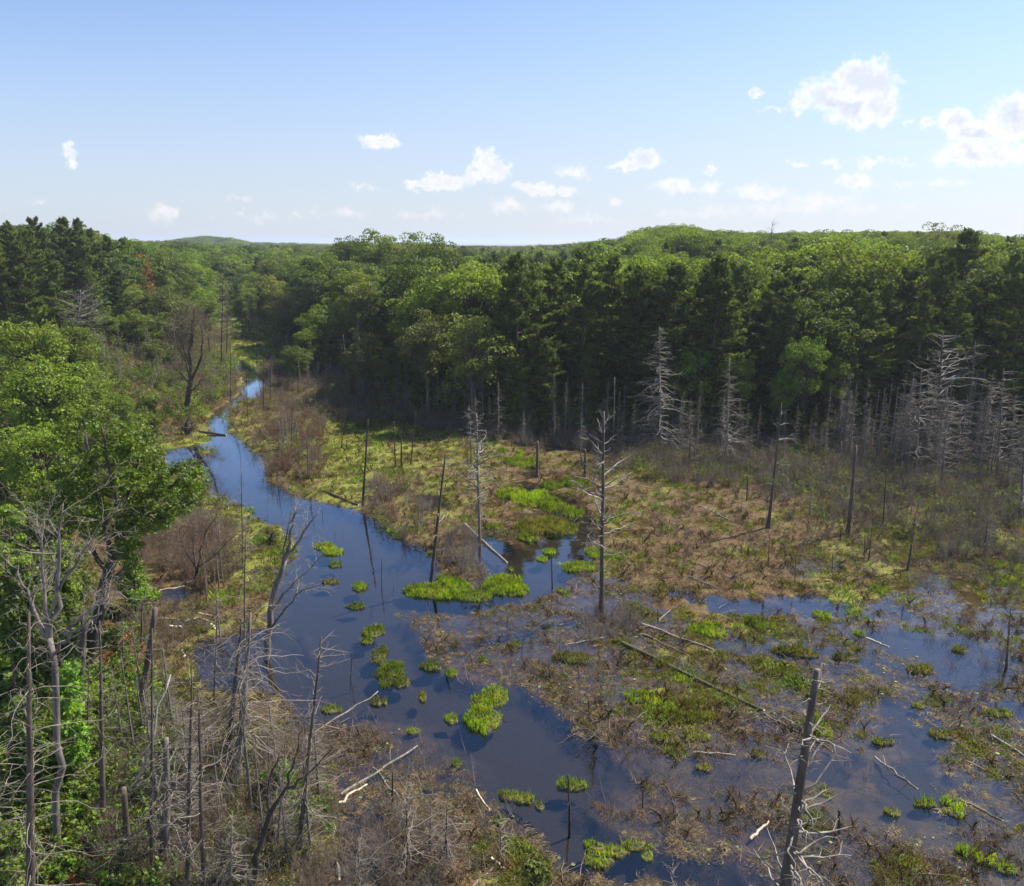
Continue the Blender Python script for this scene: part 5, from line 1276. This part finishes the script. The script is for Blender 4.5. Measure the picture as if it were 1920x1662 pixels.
deb = [stick_mesh('debris', 9, .45, .25, .010, 'straw', 21), stick_mesh('debris', 7, .6, .3, .012, 'twig', 22), stick_mesh('debris', 10, .35, .3, .012, 'redstem', 23), stick_mesh('debris', 5, .9, .3, .014, 'twig_brown', 24, .25)]
x, y, z, ms, fd, rng = grow(20000, 20, 150, 3)
k = (z > -.13) & (fd < 4) & (fbm(x / 1.8, y / 1.8, 90, 3) + rng.normal(size=len(x)) * .2 > -.05)
x, y, z = x[k], y[k], z[k]; n = len(x)
scatter('marsh_debris', deb, np.stack([x, y, np.maximum(z, 0.0)], 1), R3(rng, n, .06), rng.uniform(.5, 1.3, n) * (1 + np.hypot(x, y) / 130), rng.choice(4, n, p=[.5, .14, .22, .14]), 'dead sticks and straw lying on the mud and shallow water')

weed = [tuft_mesh('weed_raft', 22, .02, .26, .022, 'weed', 31, 9.0), tuft_mesh('weed_raft', 22, .02, .28, .020, 'redmat', 32, 9.0), pad_mesh(33, 5, .06, .5, 'lily'), tuft_mesh('weed_raft', 18, .03, .3, .02, 'straw', 34, 8.0)]
x, y, z, ms, fd, rng = grow(60000, 20, 110, 4)
cl = fbm(x / 3.0, y / 3.0, 70, 4)
k = (z < .01) & (z > -.62) & (cl + np.maximum(z + .2, -.22) * 1.5 + rng.normal(size=len(x)) * .12 > .12)
x, y, z = x[k], y[k], z[k]; n = len(x)
scatter('floating_weed', weed, np.stack([x, y, np.full(n, .03)], 1), np.stack([0 * x, 0 * x, rng.uniform(0, 6.28, n)], 1), rng.uniform(.5, 1.3, n), rng.choice(4, n, p=[.46, .26, .012, .268]), 'brown and reddish floating weed on the still shallows')

stems = [stick_mesh('stem', 5, 1.0, .35, .010, 'twig_brown', 41, 6.0), stick_mesh('stem', 4, 1.3, .4, .010, 'twig', 42, 6.0)]
x, y, z, ms, fd, rng = grow(20000, 20, 170, 5)
k = (z > -.3) & (fd < 5) & (fbm(x / 4, y / 4, 33, 3) > .02)
for c in np.nonzero(k)[0][:0]:
    pass
x, y, z = x[k], y[k], z[k]; n = len(x)
scatter('standing_stems', stems, np.stack([x, y, np.maximum(z, -.1)], 1), R3(rng, n, .1), rng.uniform(.3, 1.0, n) * (1 + np.hypot(x, y) / 200), rng.integers(0, 2, n), 'thin dead upright stems standing in the marsh')

brush = [shrub_mesh('brush', 1.7, 14, 9, 'twig', 51), shrub_mesh('brush', 2.1, 12, 10, 'twig_brown', 52, .35), shrub_mesh('brush', 1.4, 16, 9, 'twig', 53, .8), shrub_mesh('brush', 1.6, 12, 8, 'redstem', 54, .4),
         shrub_mesh('brush', 1.5, 10, 8, 'twig_brown', 55, .6, leafmat='olive', leafn=260, leaf=.07)]
ZONES = [([(1120, 835), (1920, 850), (2300, 860), (2300, 1060), (1920, 1050), (1780, 1040), (1660, 985), (1560, 965), (1400, 925), (1250, 905), (1120, 895)], 2300, (.42, .28, .1, .05, .15), .9),
         ([(700, 905), (790, 905), (800, 950), (790, 1010), (750, 1030), (690, 975)], 130, (.3, .2, .1, .3, .1), .75), ([(840, 1000), (905, 1000), (912, 1070), (900, 1095), (845, 1095), (835, 1060)], 120, (.6, .2, .2, 0, 0), .7),
         ([(480, 835), (520, 790), (590, 780), (610, 850), (605, 905), (500, 905)], 130, (.15, .2, .0, .6, .05), 1.35), ([(190, 700), (330, 690), (420, 690), (420, 780), (360, 800), (300, 840), (230, 820), (190, 760)], 480, (.2, .3, .1, .15, .25), 1.0),
         ([(240, 985), (430, 985), (440, 1080), (360, 1110), (270, 1110)], 380, (.15, .4, .1, .3, .05), .8), ([(230, 1340), (430, 1370), (540, 1400), (600, 1420), (600, 1700), (200, 1700), (215, 1450)], 720, (.4, .3, .15, .0, .15), .65),
         ([(620, 1500), (700, 1500), (860, 1570), (840, 1700), (600, 1700)], 110, (.6, .2, .2, 0, 0), .6), ([(1080, 1160), (1150, 1150), (1200, 1175), (1200, 1205), (1110, 1210)], 60, (.6, .2, .2, 0, 0), .6),
         ([(500, 690), (640, 715), (790, 775), (800, 800), (600, 790), (470, 770), (470, 720)], 650, (.35, .3, .1, .15, .1), .9), ([(420, 700), (530, 700), (540, 800), (440, 800)], 260, (.2, .3, 0, .3, .2), .9),
         ([(790, 790), (1130, 830), (1130, 850), (960, 835), (800, 810)], 260, (.7, .2, .1, 0, 0), 1.0), ([(250, 1140), (400, 1140), (380, 1200), (260, 1260)], 90, (.3, .3, .1, .2, .1), .55),
         ([(300, 610), (430, 610), (420, 690), (330, 690)], 500, (.1, .2, 0, .2, .5), 1.1), ([(1250, 930), (1450, 960), (1560, 1040), (1400, 1100), (1250, 1050)], 140, (.4, .3, .2, .1, 0), .4),
         ([(1560, 960), (1920, 1050), (1920, 1130), (1650, 1080), (1500, 1040)], 240, (.4, .3, .1, .1, .1), .55), ([(1750, 1150), (1920, 1180), (1920, 1420), (1780, 1330)], 90, (.3, .4, .1, .2, 0), .5), ([(560, 1400), (760, 1380), (740, 1500), (600, 1520)], 60, (.5, .3, .2, 0, 0), .4)]
pts, idx, scl = [], [], []
rng = np.random.default_rng(61)
for poly, n, pr, sz in ZONES:
    w2 = to_poly(poly); lo, hi = w2.min(0), w2.max(0); got = 0
    while got < n:
        q = rng.uniform(lo, hi, (n * 3, 2)); q = q[poly_sd(q[:, 0], q[:, 1], w2) < .3 + .8 * rng.random()]
        q = q[fbm(q[:, 0] / 3, q[:, 1] / 3, 19, 3) > rng.uniform(-.6, .25, len(q))][:n - got]
        zz = terrain(q[:, 0], q[:, 1])[0]; kz = zz > -.45
        pts.append(np.stack([q[kz, 0], q[kz, 1], zz[kz]], 1)); idx.append(rng.choice(5, kz.sum(), p=np.array(pr) / sum(pr))); scl.append(sz * rng.uniform(.5, 1.15, kz.sum())); got += len(q) or 1
pts = np.concatenate(pts); idx = np.concatenate(idx); scl = np.concatenate(scl)
scatter('bare_brush', brush, pts, R3(rng, len(pts), .15), scl, idx, 'grey and brown leafless brush along the banks and forest foot')

# undergrowth at the forest front and on the banks
und = [shrub_mesh('undergrowth', 1.3, 10, 5, 'twig_brown', 71, .8, leafmat='maple', leafn=520, leaf=.10), shrub_mesh('undergrowth', 1.8, 10, 5, 'twig_brown', 72, .6, leafmat='oak', leafn=520, leaf=.10),
       shrub_mesh('undergrowth', 1.0, 8, 4, 'twig_brown', 73, .9, leafmat='fern', leafn=420, leaf=.08), shrub_mesh('undergrowth', .8, 8, 4, 'twig_brown', 74, .9, leafmat='rust', leafn=300, leaf=.07)]
x, y, z, ms, fd, rng = grow(14000, 45, 330, 6, amax=44)
k = (fd > 2) & (fd < 70 + 25 * rng.random(len(x))) & (z > 0)
x, y, z = x[k], y[k], z[k]; n = len(x)
px_, py_ = project(x, y)
sc_ = rng.uniform(.7, 1.9, n) * np.where(px_ < 560, 1.5, 1.5)
i1 = np.where(px_ < 560, rng.choice(4, n, p=[.45, .40, .13, .02]), rng.choice(4, n, p=[.8, .12, .07, .01]))
a1 = (np.stack([x, y, z], 1), R3(rng, n, .1), sc_, i1)
P2, I2, S2 = [], [], []
for poly, n, pr, sz in [([(110, 1290), (290, 1290), (330, 1420), (320, 1700), (0, 1700), (0, 1420)], 760, (.15, .12, .6, .13), .66), ([(440, 1380), (600, 1400), (620, 1560), (420, 1600)], 260, (.2, .1, .65, .05), .5),
                        ([(130, 1420), (240, 1400), (270, 1700), (110, 1700)], 330, (0, 0, .35, .65), .6), ([(180, 1150), (270, 1150), (250, 1330), (180, 1330)], 150, (.1, 0, .4, .5), .6), ([(0, 1050), (150, 1080), (150, 1300), (0, 1420)], 260, (.75, .15, .1, 0), 1.1),
                        ([(0, 700), (190, 700), (240, 800), (300, 860), (250, 960), (0, 1050)], 700, (.4, .5, .08, .02), 1.3), ([(160, 640), (330, 640), (440, 690), (400, 790), (280, 820), (190, 780)], 620, (.2, .42, .28, .10), 1.0), ([(430, 600), (520, 600), (520, 700), (470, 690), (440, 665)], 160, (.1, .2, .7, 0), .55),
                        ([(1120, 838), (2200, 855), (2200, 1000), (1800, 980), (1500, 930), (1200, 890)], 900, (.25, .1, .6, .05), .55)]:
    w2 = to_poly(poly); lo, hi = w2.min(0), w2.max(0)
    q = rng.uniform(lo, hi, (n * 6, 2)); q = q[poly_sd(q[:, 0], q[:, 1], w2) < 0][:n]; zz = terrain(q[:, 0], q[:, 1])[0]; kz = zz > 0
    P2.append(np.stack([q[kz, 0], q[kz, 1], zz[kz]], 1)); I2.append(rng.choice(4, kz.sum(), p=pr)); S2.append(sz * rng.uniform(.5, 1.3, kz.sum()))
P2 = np.concatenate([a1[0]] + P2); I2 = np.concatenate([a1[3]] + I2); S2 = np.concatenate([a1[2]] + S2)
scatter('undergrowth', und, P2, R3(rng, len(P2), .1), S2, I2, 'green leafy undergrowth, ferns and bushes under the trees and on the banks')

# small dead spruces and poles along the forest foot, one object each
rng = np.random.default_rng(123)
BR = {}
def belt(n, pts, spread, kinds, hr, label, group):
    pts = np.array(pts, float)
    for i in range(n):
        f = rng.uniform(0, len(pts) - 1); j = int(f); q = pts[j] * (1 - f + j) + pts[min(j + 1, len(pts) - 1)] * (f - j)
        p = ground(q[0], q[1] + rng.uniform(-spread, spread)); z = tz(p[0], p[1])
        kd = kinds[rng.integers(len(kinds))]; fam, nm, cat, hp = FAM[kd]
        h = rng.uniform(*hr); s = h / hp
        al = [q2[2] for q2 in SNAGS]
        lm = min([q2 for q2 in SNAGS if al.count(q2[2]) == 1], key=lambda q2: abs(q2[0] - q[0]) + 1.5 * abs(q2[1] - q[1]))
        side = 'left' if q[0] < lm[0] else 'right'; rk = BR.get((lm[2], side), 0); BR[(lm[2], side)] = rk + 1
        own = '%s, %s %s of the %s' % (' '.join(label.split()[:4]), ORD[rk], side, lm[2]) if rk < 8 else label
        own = ' '.join(own.split()[:16])
        copy_thing(fam[rng.integers(len(fam))], 'dead_spruce' if kd == 'dead' else nm, (p[0], p[1], z - .1), own, cat, group, rng.uniform(0, 6.28), (s * rng.uniform(.8, 1.2), s, s))
belt(95, [(900, 815), (1100, 835), (1400, 850), (1640, 855)], 16, ['dead'], (2.5, 7.5), 'small grey dead spruce in the row at the foot of the dark forest', 'small dead spruces at the foot of the dark forest')
belt(60, [(1560, 860), (1800, 880), (1950, 905)], 26, ['dead', 'pole', 'dead'], (4, 10), 'thin grey dead tree in the crowd of dead trees on the far right', 'crowd of dead trees on the far right')
belt(34, [(500, 712), (640, 740), (780, 780), (900, 812)], 12, ['dead', 'pole'], (2.5, 6), 'small dead tree along the forest foot left of centre', 'small dead trees along the forest foot left of centre')
belt(30, [(200, 735), (300, 730), (420, 700), (470, 690)], 26, ['pole', 'dead'], (3, 7), 'thin dead stem among the scrub left of the upper stream', 'thin dead stems left of the upper stream')
belt(26, [(1300, 930), (1500, 960), (1700, 1000), (1900, 1040)], 35, ['pole', 'dead'], (1.6, 3.6), 'little dead stem sticking out of the brown brush on the right', 'little dead stems in the right brush')
belt(16, [(560, 850), (520, 840), (600, 890), (500, 880)], 14, ['pole'], (3, 5.5), 'thin bare pole in the red brown thicket', 'poles of the red brown thicket')
belt(16, [(330, 1000), (430, 1080), (380, 1160), (480, 1180)], 30, ['pole'], (1.6, 4.0), 'thin bare stem standing on the soggy left bank', 'bare stems on the soggy left bank')
belt(24, [(420, 900), (600, 980), (760, 1090), (900, 1180), (1100, 1260)], 40, ['pole'], (1.0, 2.6), 'thin drowned stem standing in or beside the channel', 'drowned stems along the channel')
belt(12, [(700, 930), (760, 950), (800, 1000)], 14, ['pole'], (1.6, 3.5), 'thin bare stem on the brushy spit in the channel', 'bare stems on the brushy spit')
belt(34, [(230, 1400), (400, 1480), (620, 1560)], 110, ['dead', 'pole', 'dead'], (2.2, 6.0), 'small grey dead sapling in the lower left thicket', 'dead saplings in the lower left thicket')
# thin summer air between the marsh and the horizon
m, t, out = new_mat('haze_air')
t.l.new(t.add('ShaderNodeVolumePrincipled', {'Color': (.80, .88, 1.0, 1), 'Density': 0.00019, 'Anisotropy': 0.2}).outputs[0], out.inputs['Volume'])
mb = MB(); X, Y0, Y1, Z0, Z1 = 12500, -900, 14500, -3.5, 62.0
mb.add([(-X, Y0, Z0), (X, Y0, Z0), (X, Y1, Z0), (-X, Y1, Z0), (-X, Y0, Z1), (X, Y0, Z1), (X, Y1, Z1), (-X, Y1, Z1)], [[3, 2, 1, 0], [4, 5, 6, 7], [0, 1, 5, 4], [1, 2, 6, 5], [2, 3, 7, 6], [3, 0, 4, 7]])
o = bpy.data.objects.new('haze', mb.mesh('haze', m)); COL.objects.link(o); o['kind'] = 'stuff'; o['label'] = 'thin pale summer haze over the marsh and forest'; o['category'] = 'haze'
print('all', round(time.time() - T0, 1), 'objects', len(SC.objects))
